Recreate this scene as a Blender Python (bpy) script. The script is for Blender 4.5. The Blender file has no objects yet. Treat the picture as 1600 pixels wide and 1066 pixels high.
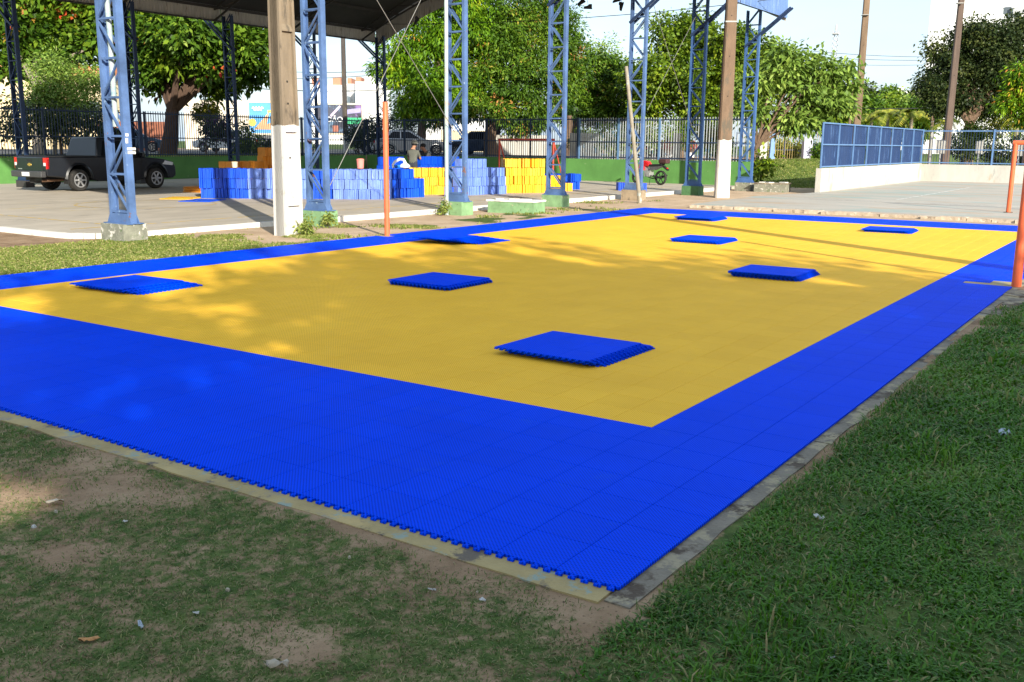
import bpy, math, random
import numpy as np
from mathutils import Vector, Matrix

# ---------------------------------------------------------------- camera
FPX = 1521.44
YAW, PITCH, ROLL = 0.597977, -0.199903, 0.009299
CAM = np.array([-3.26831, -1.69038, 1.75])
def _axes():
    cy, sy = math.cos(YAW), math.sin(YAW)
    f = np.array([cy*math.cos(PITCH), sy*math.cos(PITCH), math.sin(PITCH)])
    r = np.array([sy, -cy, 0.0]); u = np.cross(r, f)
    c, s = math.cos(ROLL), math.sin(ROLL)
    return f, c*r+s*u, -s*r+c*u
AF, AR, AU = _axes()
scene = bpy.context.scene
COL = scene.collection
cam_d = bpy.data.cameras.new('camera'); cam = bpy.data.objects.new('camera', cam_d); COL.objects.link(cam)
cam_d.sensor_width = 36; cam_d.lens = FPX/1600*36; cam_d.clip_start = 0.05; cam_d.clip_end = 6000
cam.matrix_world = Matrix(((AR[0], AU[0], -AF[0], CAM[0]), (AR[1], AU[1], -AF[1], CAM[1]), (AR[2], AU[2], -AF[2], CAM[2]), (0, 0, 0, 1)))
scene.camera = cam

# ---------------------------------------------------------------- sky and sun
SUN_EL = math.radians(22.5)
SUN_DIR = np.array([0.55, 0.835])            # where shadows point on the ground
world = bpy.data.worlds.new('World'); scene.world = world; world.use_nodes = True
wn = world.node_tree; wn.nodes.clear()
w_out = wn.nodes.new('ShaderNodeOutputWorld'); w_bg = wn.nodes.new('ShaderNodeBackground')
sky = wn.nodes.new('ShaderNodeTexSky'); sky.sky_type = 'NISHITA'; sky.sun_disc = False
sky.sun_elevation = SUN_EL
sky.sun_rotation = math.radians(90) - math.atan2(-SUN_DIR[1], -SUN_DIR[0])
sky.air_density = 1.0; sky.dust_density = 1.6; sky.ozone_density = 1.2
w_bg.inputs['Strength'].default_value = 0.13
w_tc = wn.nodes.new('ShaderNodeTexCoord'); w_mp = wn.nodes.new('ShaderNodeMapping')
w_mp.inputs['Scale'].default_value = (1.6, 1.6, 7.0); w_mp.inputs['Rotation'].default_value = (0, 0.12, 0.5)
w_ns = wn.nodes.new('ShaderNodeTexNoise'); w_ns.inputs['Scale'].default_value = 1.7; w_ns.inputs['Detail'].default_value = 7; w_ns.inputs['Roughness'].default_value = 0.62
w_cr = wn.nodes.new('ShaderNodeValToRGB'); w_cr.color_ramp.elements[0].position = 0.36; w_cr.color_ramp.elements[1].position = 0.74
w_cr.color_ramp.elements[0].color = (0.45, 0.45, 0.45, 1); w_cr.color_ramp.elements[1].color = (0.95, 0.95, 0.95, 1)
w_mx = wn.nodes.new('ShaderNodeMix'); w_mx.data_type = 'RGBA'
w_mx.inputs[7].default_value = (3.1, 3.85, 4.65, 1)
wn.links.new(w_tc.outputs['Generated'], w_mp.inputs['Vector']); wn.links.new(w_mp.outputs['Vector'], w_ns.inputs['Vector'])
wn.links.new(w_ns.outputs['Fac'], w_cr.inputs['Fac']); wn.links.new(w_cr.outputs['Color'], w_mx.inputs[0])
wn.links.new(sky.outputs['Color'], w_mx.inputs[6]); wn.links.new(w_mx.outputs[2], w_bg.inputs['Color'])
wn.links.new(w_bg.outputs['Background'], w_out.inputs['Surface'])
sun_d = bpy.data.lights.new('sun', 'SUN'); sun_d.energy = 4.2; sun_d.angle = math.radians(0.55); sun_d.color = (1.0, 0.93, 0.80)
sun = bpy.data.objects.new('sun', sun_d); COL.objects.link(sun)
sun.rotation_euler = Vector((SUN_DIR[0]*math.cos(SUN_EL), SUN_DIR[1]*math.cos(SUN_EL), -math.sin(SUN_EL))).to_track_quat('-Z', 'Y').to_euler()
sun.location = (-20, -30, 30)
vs = scene.view_settings; vs.view_transform = 'Standard'; vs.look = 'None'; vs.exposure = 1.06; vs.gamma = 1; vs.use_curve_mapping = False
scene.render.engine = 'CYCLES'

# ---------------------------------------------------------------- helpers
def Wp(px, py, D):
    """point on the ray of a photo pixel at forward depth D"""
    return CAM + (AF + AR*(px-800)/FPX - AU*(py-533)/FPX)*D
def Gp(px, py, z=0.0):
    d = AF + AR*(px-800)/FPX - AU*(py-533)/FPX
    return CAM + d*(z-CAM[2])/d[2]
def PXp(px, py, X):
    d = AF + AR*(px-800)/FPX - AU*(py-533)/FPX
    return CAM + d*(X-CAM[0])/d[0]
def PYp(px, py, Y):
    d = AF + AR*(px-800)/FPX - AU*(py-533)/FPX
    return CAM + d*(Y-CAM[1])/d[1]

class MB:
    """collects simple shapes into one mesh"""
    def __init__(s): s.v = []; s.f = []; s.m = []; s.k = 0
    def add(s, vs, fs):
        o = len(s.v); s.v += [tuple(p) for p in vs]
        for f in fs: s.f.append(tuple(i+o for i in f)); s.m.append(s.k)
        return s
    def mat(s, k): s.k = k; return s
    def box(s, c, d, rz=0.0, M=None, taper=1.0):
        x, y, z = d[0]/2, d[1]/2, d[2]/2
        P = [(-x,-y,-z),(x,-y,-z),(x,y,-z),(-x,y,-z),(-x*taper,-y*taper,z),(x*taper,-y*taper,z),(x*taper,y*taper,z),(-x*taper,y*taper,z)]
        if M is not None: P = [tuple(M @ Vector(p)) for p in P]
        elif rz:
            cz, sz = math.cos(rz), math.sin(rz); P = [(p[0]*cz-p[1]*sz, p[0]*sz+p[1]*cz, p[2]) for p in P]
        P = [(p[0]+c[0], p[1]+c[1], p[2]+c[2]) for p in P]
        return s.add(P, [(3,2,1,0),(4,5,6,7),(0,1,5,4),(1,2,6,5),(2,3,7,6),(3,0,4,7)])
    def bar(s, a, b, w, h=None, up=(0,0,1)):
        h = h or w; a = Vector(a); b = Vector(b); d = (b-a)
        L = d.length; d.normalize(); U = Vector(up)
        if abs(d.dot(U)) > .98: U = Vector((1,0,0))
        sd = d.cross(U).normalized(); U = sd.cross(d).normalized()
        P = []
        for q in (a, b):
            for i, j in ((-1,-1),(1,-1),(1,1),(-1,1)): P.append(q+sd*(i*w/2)+U*(j*h/2))
        return s.add(P, [(0,1,2,3),(7,6,5,4),(4,5,1,0),(5,6,2,1),(6,7,3,2),(7,4,0,3)])
    def tube(s, path, rad, n=8, caps=True):
        path = [Vector(p) for p in path]; N = len(path)
        if not hasattr(rad, '__len__'): rad = [rad]*N
        P = []; prev = None
        for i, p in enumerate(path):
            t = (path[min(i+1,N-1)]-path[max(i-1,0)]).normalized()
            if prev is None:
                a = Vector((0,0,1)) if abs(t.z) < .9 else Vector((1,0,0))
                sd = t.cross(a).normalized()
            else:
                sd = (prev - t*prev.dot(t)).normalized()
            prev = sd; up = t.cross(sd)
            for k in range(n):
                a = 2*math.pi*k/n; P.append(p+(sd*math.cos(a)+up*math.sin(a))*rad[i])
        F = []
        for i in range(N-1):
            for k in range(n):
                k2 = (k+1) % n; F.append((i*n+k, i*n+k2, (i+1)*n+k2, (i+1)*n+k))
        if caps: F.append(tuple(reversed(range(n)))); F.append(tuple((N-1)*n+k for k in range(n)))
        return s.add(P, F)
    def prism(s, poly, a, b, axis='y'):
        """extrude a 2-D outline between a and b; axis y: outline in xz, axis z: in xy, axis x: in yz"""
        n = len(poly); P = []
        for q in (a, b):
            for (i, j) in poly:
                P.append((i, q, j) if axis == 'y' else (i, j, q) if axis == 'z' else (q, i, j))
        F = [tuple(range(n)), tuple(reversed(range(n, 2*n)))]
        for k in range(n): F.append((k, n+k, n+(k+1) % n, (k+1) % n))
        return s.add(P, F)
    def lathe(s, prof, n=16, c=(0,0,0), axis='z', ring=False):
        if ring: prof = list(prof)+[prof[0]]
        P = []
        for (r, z) in prof:
            for k in range(n):
                a = 2*math.pi*k/n; q = (r*math.cos(a), r*math.sin(a), z)
                if axis == 'y': q = (q[0], q[2], q[1])
                if axis == 'x': q = (q[2], q[0], q[1])
                P.append((q[0]+c[0], q[1]+c[1], q[2]+c[2]))
        F = []
        for i in range(len(prof)-1):
            for k in range(n):
                k2 = (k+1) % n; F.append((i*n+k, i*n+k2, (i+1)*n+k2, (i+1)*n+k))
        if not ring: F.append(tuple(reversed(range(n)))); F.append(tuple((len(prof)-1)*n+k for k in range(n)))
        return s.add(P, F)
    def mesh(s, name, mats, smooth=False):
        me = bpy.data.meshes.new(name); me.from_pydata(s.v, [], s.f)
        for m in (mats if isinstance(mats, (list, tuple)) else [mats]): me.materials.append(m)
        if any(s.m): me.polygons.foreach_set('material_index', s.m)
        import bmesh
        bm = bmesh.new(); bm.from_mesh(me); bmesh.ops.recalc_face_normals(bm, faces=bm.faces); bm.to_mesh(me); bm.free()
        if smooth:
            me.polygons.foreach_set('use_smooth', [True]*len(me.polygons))
            try: me.set_sharp_from_angle(angle=math.radians(38))
            except Exception: pass
        me.update(); return me
    def build(s, name, mats, parent=None, loc=None, rz=0.0, smooth=False):
        return obj(name, s.mesh(name, mats, smooth), parent, loc, rz)

def obj(name, me, parent=None, loc=None, rz=0.0):
    o = bpy.data.objects.new(name, me); COL.objects.link(o)
    if parent is not None: o.parent = parent
    if loc is not None: o.location = tuple(float(q) for q in loc)
    if rz: o.rotation_euler = (0, 0, rz)
    return o
def tag(o, label=None, cat=None, group=None, kind=None):
    if label: o['label'] = label
    if cat: o['category'] = cat
    if group: o['group'] = group
    if kind: o['kind'] = kind
    return o
def empty(name, loc, label=None, cat=None, group=None, rz=0.0):
    o = bpy.data.objects.new(name, None); COL.objects.link(o); o.location = tuple(float(q) for q in loc); o.rotation_euler = (0, 0, rz)
    o.empty_display_size = 0.2
    return tag(o, label, cat, group)
def struct(o): o['kind'] = 'structure'; return o
def copy_tree(o, parent=None):
    c = o.copy(); COL.objects.link(c)
    if parent is not None: c.parent = parent
    for ch in list(o.children): copy_tree(ch, c)
    return c
def quads_mesh(name, V, mats, tint=None, nper=4):
    """mesh of loose polygons with nper vertices each, V: (n, nper, 3)"""
    n = V.shape[0]; me = bpy.data.meshes.new(name)
    me.vertices.add(n*nper); me.vertices.foreach_set('co', V.reshape(-1).astype(np.float32))
    me.loops.add(n*nper); me.loops.foreach_set('vertex_index', np.arange(n*nper, dtype=np.int32))
    me.polygons.add(n); me.polygons.foreach_set('loop_start', np.arange(0, n*nper, nper, dtype=np.int32))
    try: me.polygons.foreach_set('loop_total', np.full(n, nper, dtype=np.int32))
    except Exception: pass
    for m in (mats if isinstance(mats, (list, tuple)) else [mats]): me.materials.append(m)
    if tint is not None:
        at = me.attributes.new('tint', 'FLOAT', 'FACE'); at.data.foreach_set('value', tint.astype(np.float32))
    me.update(calc_edges=True); me.validate(); return me

# ---------------------------------------------------------------- materials
def mat(name, col, rough=0.6, var=0.15, scale=3.0, bump=0.0, bscale=30.0, metal=0.0, stain=None, sthr=0.6, sscale=2.0, spec=0.4, coat=0.0, coords='world', stretch=None, fine=0.0):
    m = bpy.data.materials.new(name); m.use_nodes = True; nt = m.node_tree; L = nt.links
    b = nt.nodes['Principled BSDF']; b.inputs['Roughness'].default_value = rough; b.inputs['Metallic'].default_value = metal
    b.inputs['Specular IOR Level'].default_value = spec
    if coat: b.inputs['Coat Weight'].default_value = coat; b.inputs['Coat Roughness'].default_value = 0.08
    if coords == 'world':
        g = nt.nodes.new('ShaderNodeNewGeometry'); vec = g.outputs['Position']
    else:
        g = nt.nodes.new('ShaderNodeTexCoord'); vec = g.outputs['Object']
    if stretch:
        mp = nt.nodes.new('ShaderNodeMapping'); mp.inputs['Scale'].default_value = stretch; L.new(vec, mp.inputs['Vector']); vec = mp.outputs['Vector']
    n1 = nt.nodes.new('ShaderNodeTexNoise'); n1.inputs['Scale'].default_value = scale; n1.inputs['Detail'].default_value = 6; n1.inputs['Roughness'].default_value = 0.65
    L.new(vec, n1.inputs['Vector'])
    r = nt.nodes.new('ShaderNodeValToRGB'); r.color_ramp.elements[0].position = 0.3; r.color_ramp.elements[1].position = 0.7
    r.color_ramp.elements[0].color = tuple(max(0, c*(1-var)) for c in col)+(1,); r.color_ramp.elements[1].color = tuple(min(1, c*(1+var)) for c in col)+(1,)
    L.new(n1.outputs['Fac'], r.inputs['Fac']); out = r.outputs['Color']
    if stain:
        items = stain if isinstance(stain[0], (list, tuple)) else [stain]
        for k, sc in enumerate(items):
            n2 = nt.nodes.new('ShaderNodeTexNoise'); n2.inputs['Scale'].default_value = sscale*(1+0.7*k); n2.inputs['Detail'].default_value = 8; n2.inputs['Roughness'].default_value = 0.7
            mp2 = nt.nodes.new('ShaderNodeMapping'); mp2.inputs['Location'].default_value = (3.1*k+1.7, 7.7, 2.2*k); L.new(vec, mp2.inputs['Vector']); L.new(mp2.outputs['Vector'], n2.inputs['Vector'])
            r2 = nt.nodes.new('ShaderNodeValToRGB'); r2.color_ramp.elements[0].position = sthr; r2.color_ramp.elements[1].position = min(1, sthr+0.06)
            L.new(n2.outputs['Fac'], r2.inputs['Fac'])
            mx = nt.nodes.new('ShaderNodeMix'); mx.data_type = 'RGBA'; mx.inputs[7].default_value = tuple(sc)+(1,)
            L.new(r2.outputs['Color'], mx.inputs[0]); L.new(out, mx.inputs[6]); out = mx.outputs[2]
    L.new(out, b.inputs['Base Color'])
    if bump:
        n3 = nt.nodes.new('ShaderNodeTexNoise'); n3.inputs['Scale'].default_value = bscale; n3.inputs['Detail'].default_value = 5; L.new(vec, n3.inputs['Vector'])
        bp = nt.nodes.new('ShaderNodeBump'); bp.inputs['Strength'].default_value = bump; bp.inputs['Distance'].default_value = 0.02
        L.new(n3.outputs['Fac'], bp.inputs['Height']); L.new(bp.outputs['Normal'], b.inputs['Normal'])
    return m
def leaf_mat(name, cols, trans=0.17, rough=0.5):
    """leaf colour from the per-leaf tint, part diffuse part translucent"""
    m = bpy.data.materials.new(name); m.use_nodes = True; nt = m.node_tree; L = nt.links
    b = nt.nodes['Principled BSDF']; b.inputs['Roughness'].default_value = rough; b.inputs['Specular IOR Level'].default_value = 0.2
    a = nt.nodes.new('ShaderNodeAttribute'); a.attribute_name = 'tint'
    r = nt.nodes.new('ShaderNodeValToRGB'); el = r.color_ramp.elements
    while len(el) < len(cols): el.new(0.5)
    for e, (p, c) in zip(el, cols): e.position = p; e.color = tuple(c)+(1,)
    L.new(a.outputs['Fac'], r.inputs['Fac']); L.new(r.outputs['Color'], b.inputs['Base Color'])
    t = nt.nodes.new('ShaderNodeBsdfTranslucent'); hs = nt.nodes.new('ShaderNodeHueSaturation'); hs.inputs['Value'].default_value = 1.3; hs.inputs['Saturation'].default_value = 1.1
    L.new(r.outputs['Color'], hs.inputs['Color']); L.new(hs.outputs['Color'], t.inputs['Color'])
    mx = nt.nodes.new('ShaderNodeMixShader'); mx.inputs['Fac'].default_value = trans
    L.new(b.outputs['BSDF'], mx.inputs[1]); L.new(t.outputs['BSDF'], mx.inputs[2]); L.new(mx.outputs['Shader'], nt.nodes['Material Output'].inputs['Surface'])
    return m
def glass_mat(name, col=(0.02, 0.025, 0.03)):
    m = mat(name, (0.008,0.010,0.012), rough=0.12, var=0.05, spec=0.12); return m
rng = np.random.default_rng(7); random.seed(7)
T = 0.305                     # tile pitch
NX, NY = 72, 36               # tiles along and across the mat
YX0, YX1, YY0, YY1 = 7, 66, 3, 32

def vnoise(x, y, s=1.0, seed=0):
    """smooth value noise for zone masks (numpy)"""
    x = np.asarray(x, float)/s; y = np.asarray(y, float)/s
    xi = np.floor(x).astype(int); yi = np.floor(y).astype(int); fx = x-xi; fy = y-yi
    fx = fx*fx*(3-2*fx); fy = fy*fy*(3-2*fy)
    def hsh(a, b):
        n = np.sin(a*127.1+b*311.7+seed*74.7)*43758.5453; return n-np.floor(n)
    return (hsh(xi,yi)*(1-fx)+hsh(xi+1,yi)*fx)*(1-fy)+(hsh(xi,yi+1)*(1-fx)+hsh(xi+1,yi+1)*fx)*fy
def fbm(x, y, s, seed=0):
    return 0.5*vnoise(x,y,s,seed)+0.28*vnoise(x,y,s/2.1,seed+1)+0.14*vnoise(x,y,s/4.3,seed+2)+0.08*vnoise(x,y,s/9,seed+3)
def sstep(a, b, x): t = np.clip((x-a)/(b-a), 0, 1); return t*t*(3-2*t)

def ground_h(x, y):
    x = np.asarray(x, float); y = np.asarray(y, float)
    back = sstep(36.25, 36.35, y)
    endw = sstep(37.95, 38.05, x)*sstep(14.6, 17.0, y)
    raised = np.maximum(back*(x < 38.0), np.maximum(endw, back))
    lawn = 0.45*sstep(39, 58, x)*(1-sstep(10.4, 10.6, 10.6-np.abs(y-10.6)*0))
    low = -0.021 + np.where(y < 0, 0.013, 0.007)*(fbm(x, y, 0.9, 5)-0.5)*2 - 0.03*sstep(10, 14, x)
    slope = 0.45*sstep(40, 60, x)*sstep(9.8, 10.6, y)
    far = 0.6*sstep(53, 60, x)*(1-sstep(9.8, 10.6, y))
    h = np.where(raised > 0, low*(1-raised)+raised*1.0, low+slope+far)
    # hollow under the paved courts so that slabs stay clear of the sheet
    return h
def grass_cover(x, y):
    """0 bare soil .. 1 full grass"""
    x = np.asarray(x, float); y = np.asarray(y, float)
    n = fbm(x, y, 1.1, 11); n2 = fbm(x, y, 0.35, 31)
    lush = sstep(-0.06, -0.28, y - 0.22*(n-.5))*sstep(-2.2, -0.5, x+0.8*(n-.5))
    lush = lush*np.where(y < -0.10, 1, 0)
    sparse = np.where((x < -0.15), 0.95*sstep(0.26, 0.56, 0.42*n+0.62*n2), 0)
    sparse = sparse*(1-0.7*sstep(1.6, 3.4, y)*sstep(-0.6, -1.1, x)*sstep(0.3,0.55,n))
    strip = sstep(11.0, 11.3, y)*sstep(14.6, 13.4, y)*sstep(9.0, 7.2, x+2.2*(n-.5))
    strip2 = 0.7*sstep(11.0, 11.2, y)*sstep(0.60, 0.70, n)*sstep(24, 20, x)*sstep(14, 13.4, y)
    rightfar = np.where((y < -0.3) & (x > 6), 0.75*sstep(0.30, 0.5, n)*sstep(11.5, 9.0, x), 0)
    lush = lush*(1-sstep(6, 8, x))
    east = sstep(39.5, 41, x)*sstep(10.3, 10.9, y)*sstep(18, 16.5, y)
    terr = sstep(36.4, 37, y)*sstep(44, 42, y)*sstep(0.35, 0.5, n)*(x < 38)
    terr2 = sstep(38.2, 38.8, x)*sstep(42, 40.8, x)*(y > 17)*sstep(0.35, 0.5, n)
    far = sstep(60, 64, x)
    return np.clip(np.maximum.reduce([lush, sparse, strip, strip2, rightfar, east, terr, terr2, far*0.8]), 0, 1)

# ---- ground sheet
def line(parts):
    out = []
    for a, b, st in parts: out += list(np.arange(a, b, st))
    return np.unique(np.round(np.array(out), 4))
xs = line([(-900,-60,80),(-60,-10,8),(-10,-4,1),(-4,10,0.12),(10,38,0.45),(38,64,0.5),(64,120,6),(120,1500,90)]); xs = np.unique(np.append(xs, [37.95, 38.05, 1500]))
ys = line([(-900,-60,80),(-60,-12,8),(-12,-4,1),(-4,5,0.12),(5,15,0.25),(15,45,0.5),(45,120,6),(120,1500,90)]); ys = np.unique(np.append(ys, [36.25, 36.35, 1500]))
X, Y = np.meshgrid(xs, ys, indexing='ij'); Z = ground_h(X, Y)
under = (X > 0.06) & (X < 21.9) & (Y > 0.06) & (Y < 10.8); Z = np.where(under, -0.09, Z)
nx, ny = len(xs), len(ys)
V = np.stack([X, Y, Z], -1).reshape(-1, 3)
I = np.arange(nx*ny).reshape(nx, ny)
Fq = np.stack([I[:-1,:-1], I[1:,:-1], I[1:,1:], I[:-1,1:]], -1).reshape(-1, 4)
gm = bpy.data.meshes.new('ground'); gm.from_pydata(V.tolist(), [], Fq.tolist())
at = gm.attributes.new('cover', 'FLOAT', 'POINT'); at.data.foreach_set('value', (grass_cover(X, Y)*np.where((X < -0.15) & (Y < 12), 0.42, 1.0)).reshape(-1).astype(np.float32))
sand = (sstep(7.0, 9.5, X)*sstep(10.9, 11.2, Y)*sstep(15, 14.4, Y) + sstep(21.9, 22.4, X)*sstep(12.5,11,Y*0+11.5)*sstep(15,14.4,Y)).clip(0, 1)
at = gm.attributes.new('sand', 'FLOAT', 'POINT'); at.data.foreach_set('value', sand.reshape(-1).astype(np.float32))
gm.polygons.foreach_set('use_smooth', [True]*len(gm.polygons)); gm.update()
def ground_material():
    m = bpy.data.materials.new('ground_soil'); m.use_nodes = True; nt = m.node_tree; L = nt.links; b = nt.nodes['Principled BSDF']; b.inputs['Roughness'].default_value = 0.95; b.inputs['Specular IOR Level'].default_value = 0.15
    g = nt.nodes.new('ShaderNodeNewGeometry')
    def noise(sc, det=8, ro=0.65):
        n = nt.nodes.new('ShaderNodeTexNoise'); n.inputs['Scale'].default_value = sc; n.inputs['Detail'].default_value = det; n.inputs['Roughness'].default_value = ro; L.new(g.outputs['Position'], n.inputs['Vector']); return n.outputs['Fac']
    def ramp(fac, cols):
        r = nt.nodes.new('ShaderNodeValToRGB'); el = r.color_ramp.elements
        while len(el) < len(cols): el.new(0.5)
        for e, (p, c) in zip(el, cols): e.position = p; e.color = tuple(c)+(1,)
        L.new(fac, r.inputs['Fac']); return r.outputs['Color']
    def mix(f, a, c):
        x = nt.nodes.new('ShaderNodeMix'); x.data_type = 'RGBA'; L.new(f, x.inputs[0]); L.new(a, x.inputs[6]); L.new(c, x.inputs[7]); return x.outputs[2]
    soil = ramp(noise(2.2), [(0.28, (0.115,0.075,0.045)), (0.45, (0.28,0.182,0.108)), (0.72, (0.43,0.30,0.188))])
    sandc = ramp(noise(1.3), [(0.3, (0.40,0.28,0.175)), (0.7, (0.60,0.45,0.31))])
    gr = ramp(noise(9.0), [(0.3, (0.035,0.06,0.015)), (0.5, (0.075,0.115,0.028)), (0.75, (0.15,0.175,0.055))])
    ac = nt.nodes.new('ShaderNodeAttribute'); ac.attribute_name = 'cover'; asd = nt.nodes.new('ShaderNodeAttribute'); asd.attribute_name = 'sand'
    base = mix(asd.outputs['Fac'], soil, sandc)
    # litter specks
    sp = ramp(noise(60, 3), [(0.62, (0,0,0)), (0.68, (1,1,1))]); dk = nt.nodes.new('ShaderNodeRGB'); dk.outputs[0].default_value = (0.10,0.065,0.04,1)
    base = mix(sp, base, dk.outputs[0])
    ad = nt.nodes.new('ShaderNodeMath'); ad.operation = 'MULTIPLY_ADD'; L.new(noise(14, 6, 0.7), ad.inputs[0]); ad.inputs[1].default_value = 1.1; L.new(ac.outputs['Fac'], ad.inputs[2])
    k = ramp(ad.outputs[0], [(0.80, (0,0,0)), (1.0, (1,1,1))])
    L.new(mix(k, base, gr), b.inputs['Base Color'])
    bp = nt.nodes.new('ShaderNodeBump'); bp.inputs['Strength'].default_value = 0.55; bp.inputs['Distance'].default_value = 0.03; L.new(noise(28, 8, 0.7), bp.inputs['Height']); L.new(bp.outputs['Normal'], b.inputs['Normal'])
    return m
gm.materials.append(ground_material())
struct(obj('ground', gm))

# ---- slab under the mat, painted yellow rim
M_slab = mat('slab_concrete', (0.38,0.29,0.13), 0.85, 0.22, 2.5, bump=0.35, bscale=40, stain=[(0.24,0.22,0.19),(0.13,0.105,0.08),(0.25,0.30,0.25)], sthr=0.56, sscale=2.3)
M_slab2 = mat('slab_bare_concrete', (0.20,0.172,0.130), 0.9, 0.3, 3, bump=0.5, bscale=40, stain=[(0.085,0.062,0.043),(0.33,0.28,0.18)], sthr=0.515, sscale=2.6)
def ragged_slab(name, x0, x1, y0, y1, zt, zb, m, side_mats, step=0.22, amp=0.012):
    pts = []
    def edge(a, b, fx):
        n = max(2, int(math.hypot(b[0]-a[0], b[1]-a[1])/step))
        for i in range(n):
            t = i/n; j = (rng.random()-0.5)*2*amp
            pts.append((a[0]+(b[0]-a[0])*t + (j if fx else 0), a[1]+(b[1]-a[1])*t + (0 if fx else j)))
    edge((x0,y0),(x1,y0),False); edge((x1,y0),(x1,y1),True); edge((x1,y1),(x0,y1),False); edge((x0,y1),(x0,y0),True)
    mb = MB(); mb.prism(pts, zb, zt, 'z'); return struct(mb.build(name, m))
ragged_slab('court_slab', -0.135, 22.12, 0.02, 11.06, -0.0145, -0.25, M_slab, None)
# bare strip along the right side, broken into lengths by cracks
rim = []
x = -0.10
strip = None
while x < 22.0:
    w = 1.4+rng.random()*1.6; x1 = min(x+w, 22.1)
    yo = -0.075-0.03*rng.random(); yo2 = -0.075-0.03*rng.random()
    nseg = 11; pts = [(x, 0.015)] + [(x+(x1-x-0.012)*i/nseg, yo+(yo2-yo)*i/nseg+(rng.random()-.5)*0.022) for i in range(nseg+1)] + [(x1-0.012, 0.015)]
    o = MB().prism(pts, -0.2, -0.0165-0.005*rng.random(), 'z').build('court_edge_strip', M_slab2 if x < 2.6 or rng.random() < .3 else M_slab)
    struct(o); x = x1

# ---- court mat of interlocking tiles
def tile_mat(name, col, hole, pitch=T/20, speck=(0.05,0.20,0.55)):
    m = bpy.data.materials.new(name); m.use_nodes = True; nt = m.node_tree; L = nt.links; b = nt.nodes['Principled BSDF']
    b.inputs['Roughness'].default_value = 0.55; b.inputs['Specular IOR Level'].default_value = 0.02
    tc = nt.nodes.new('ShaderNodeTexCoord'); g = nt.nodes.new('ShaderNodeNewGeometry')
    mp = nt.nodes.new('ShaderNodeMapping'); mp.inputs['Scale'].default_value = (1/pitch, 1/pitch, 0); mp.inputs['Rotation'].default_value = (0, 0, math.radians(45)); L.new(tc.outputs['Object'], mp.inputs['Vector'])
    vo = nt.nodes.new('ShaderNodeTexVoronoi'); vo.voronoi_dimensions = '2D'; vo.inputs['Scale'].default_value = 1; vo.inputs['Randomness'].default_value = 0.0; L.new(mp.outputs['Vector'], vo.inputs['Vector'])
    r = nt.nodes.new('ShaderNodeValToRGB'); r.color_ramp.elements[0].position = 0.24; r.color_ramp.elements[1].position = 0.32; r.color_ramp.elements[0].color = (1,1,1,1); r.color_ramp.elements[1].color = (0,0,0,1); L.new(vo.outputs['Distance'], r.inputs['Fac'])
    # slow colour drift, plus one value per tile
    n1 = nt.nodes.new('ShaderNodeTexNoise'); n1.inputs['Scale'].default_value = 0.9; n1.inputs['Detail'].default_value = 7; n1.inputs['Roughness'].default_value = 0.65; L.new(g.outputs['Position'], n1.inputs['Vector'])
    sn = nt.nodes.new('ShaderNodeVectorMath'); sn.operation = 'SNAP'; sn.inputs[1].default_value = (T, T, 10); L.new(g.outputs['Position'], sn.inputs[0])
    wh = nt.nodes.new('ShaderNodeTexWhiteNoise'); wh.noise_dimensions = '2D'; L.new(sn.outputs[0], wh.inputs['Vector'])
    ma = nt.nodes.new('ShaderNodeMath'); ma.operation = 'MULTIPLY_ADD'; L.new(wh.outputs['Value'], ma.inputs[0]); ma.inputs[1].default_value = 0.18; L.new(n1.outputs['Fac'], ma.inputs[2])
    rr = nt.nodes.new('ShaderNodeValToRGB'); rr.color_ramp.elements[0].position = 0.3; rr.color_ramp.elements[1].position = 0.85
    rr.color_ramp.elements[0].color = tuple(c*0.9 for c in col)+(1,); rr.color_ramp.elements[1].color = tuple(min(1, c*1.1) for c in col)+(1,); L.new(ma.outputs[0], rr.inputs['Fac'])
    # dust caught in the pattern
    n2 = nt.nodes.new('ShaderNodeTexNoise'); n2.inputs['Scale'].default_value = 2.0; n2.inputs['Detail'].default_value = 12; n2.inputs['Roughness'].default_value = 0.8; L.new(g.outputs['Position'], n2.inputs['Vector'])
    r2 = nt.nodes.new('ShaderNodeValToRGB'); r2.color_ramp.elements[0].position = 0.575; r2.color_ramp.elements[1].position = 0.78; r2.color_ramp.elements[1].color = (0.45,0.45,0.45,1); L.new(n2.outputs['Fac'], r2.inputs['Fac'])
    m1 = nt.nodes.new('ShaderNodeMix'); m1.data_type = 'RGBA'; m1.inputs[7].default_value = tuple(speck)+(1,); L.new(r2.outputs['Color'], m1.inputs[0]); L.new(rr.outputs['Color'], m1.inputs[6])
    m2 = nt.nodes.new('ShaderNodeMix'); m2.data_type = 'RGBA'; m2.inputs[7].default_value = tuple(hole)+(1,); L.new(r.outputs['Color'], m2.inputs[0]); L.new(m1.outputs[2], m2.inputs[6])
    L.new(m2.outputs[2], b.inputs['Base Color'])
    iv = nt.nodes.new('ShaderNodeMath'); iv.operation = 'SUBTRACT'; iv.inputs[0].default_value = 1; L.new(r.outputs['Color'], iv.inputs[1])
    bp = nt.nodes.new('ShaderNodeBump'); bp.inputs['Strength'].default_value = 0.35; bp.inputs['Distance'].default_value = 0.003; L.new(iv.outputs[0], bp.inputs['Height']); L.new(bp.outputs['Normal'], b.inputs['Normal'])
    return m
M_tblue = tile_mat('tile_blue', (0.0,0.062,0.84), (0.0,0.022,0.40))
M_tyel = tile_mat('tile_yellow', (0.94,0.53,0.055), (0.62,0.30,0.02), speck=(0.7,0.45,0.08))
TH = 0.0135
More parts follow.
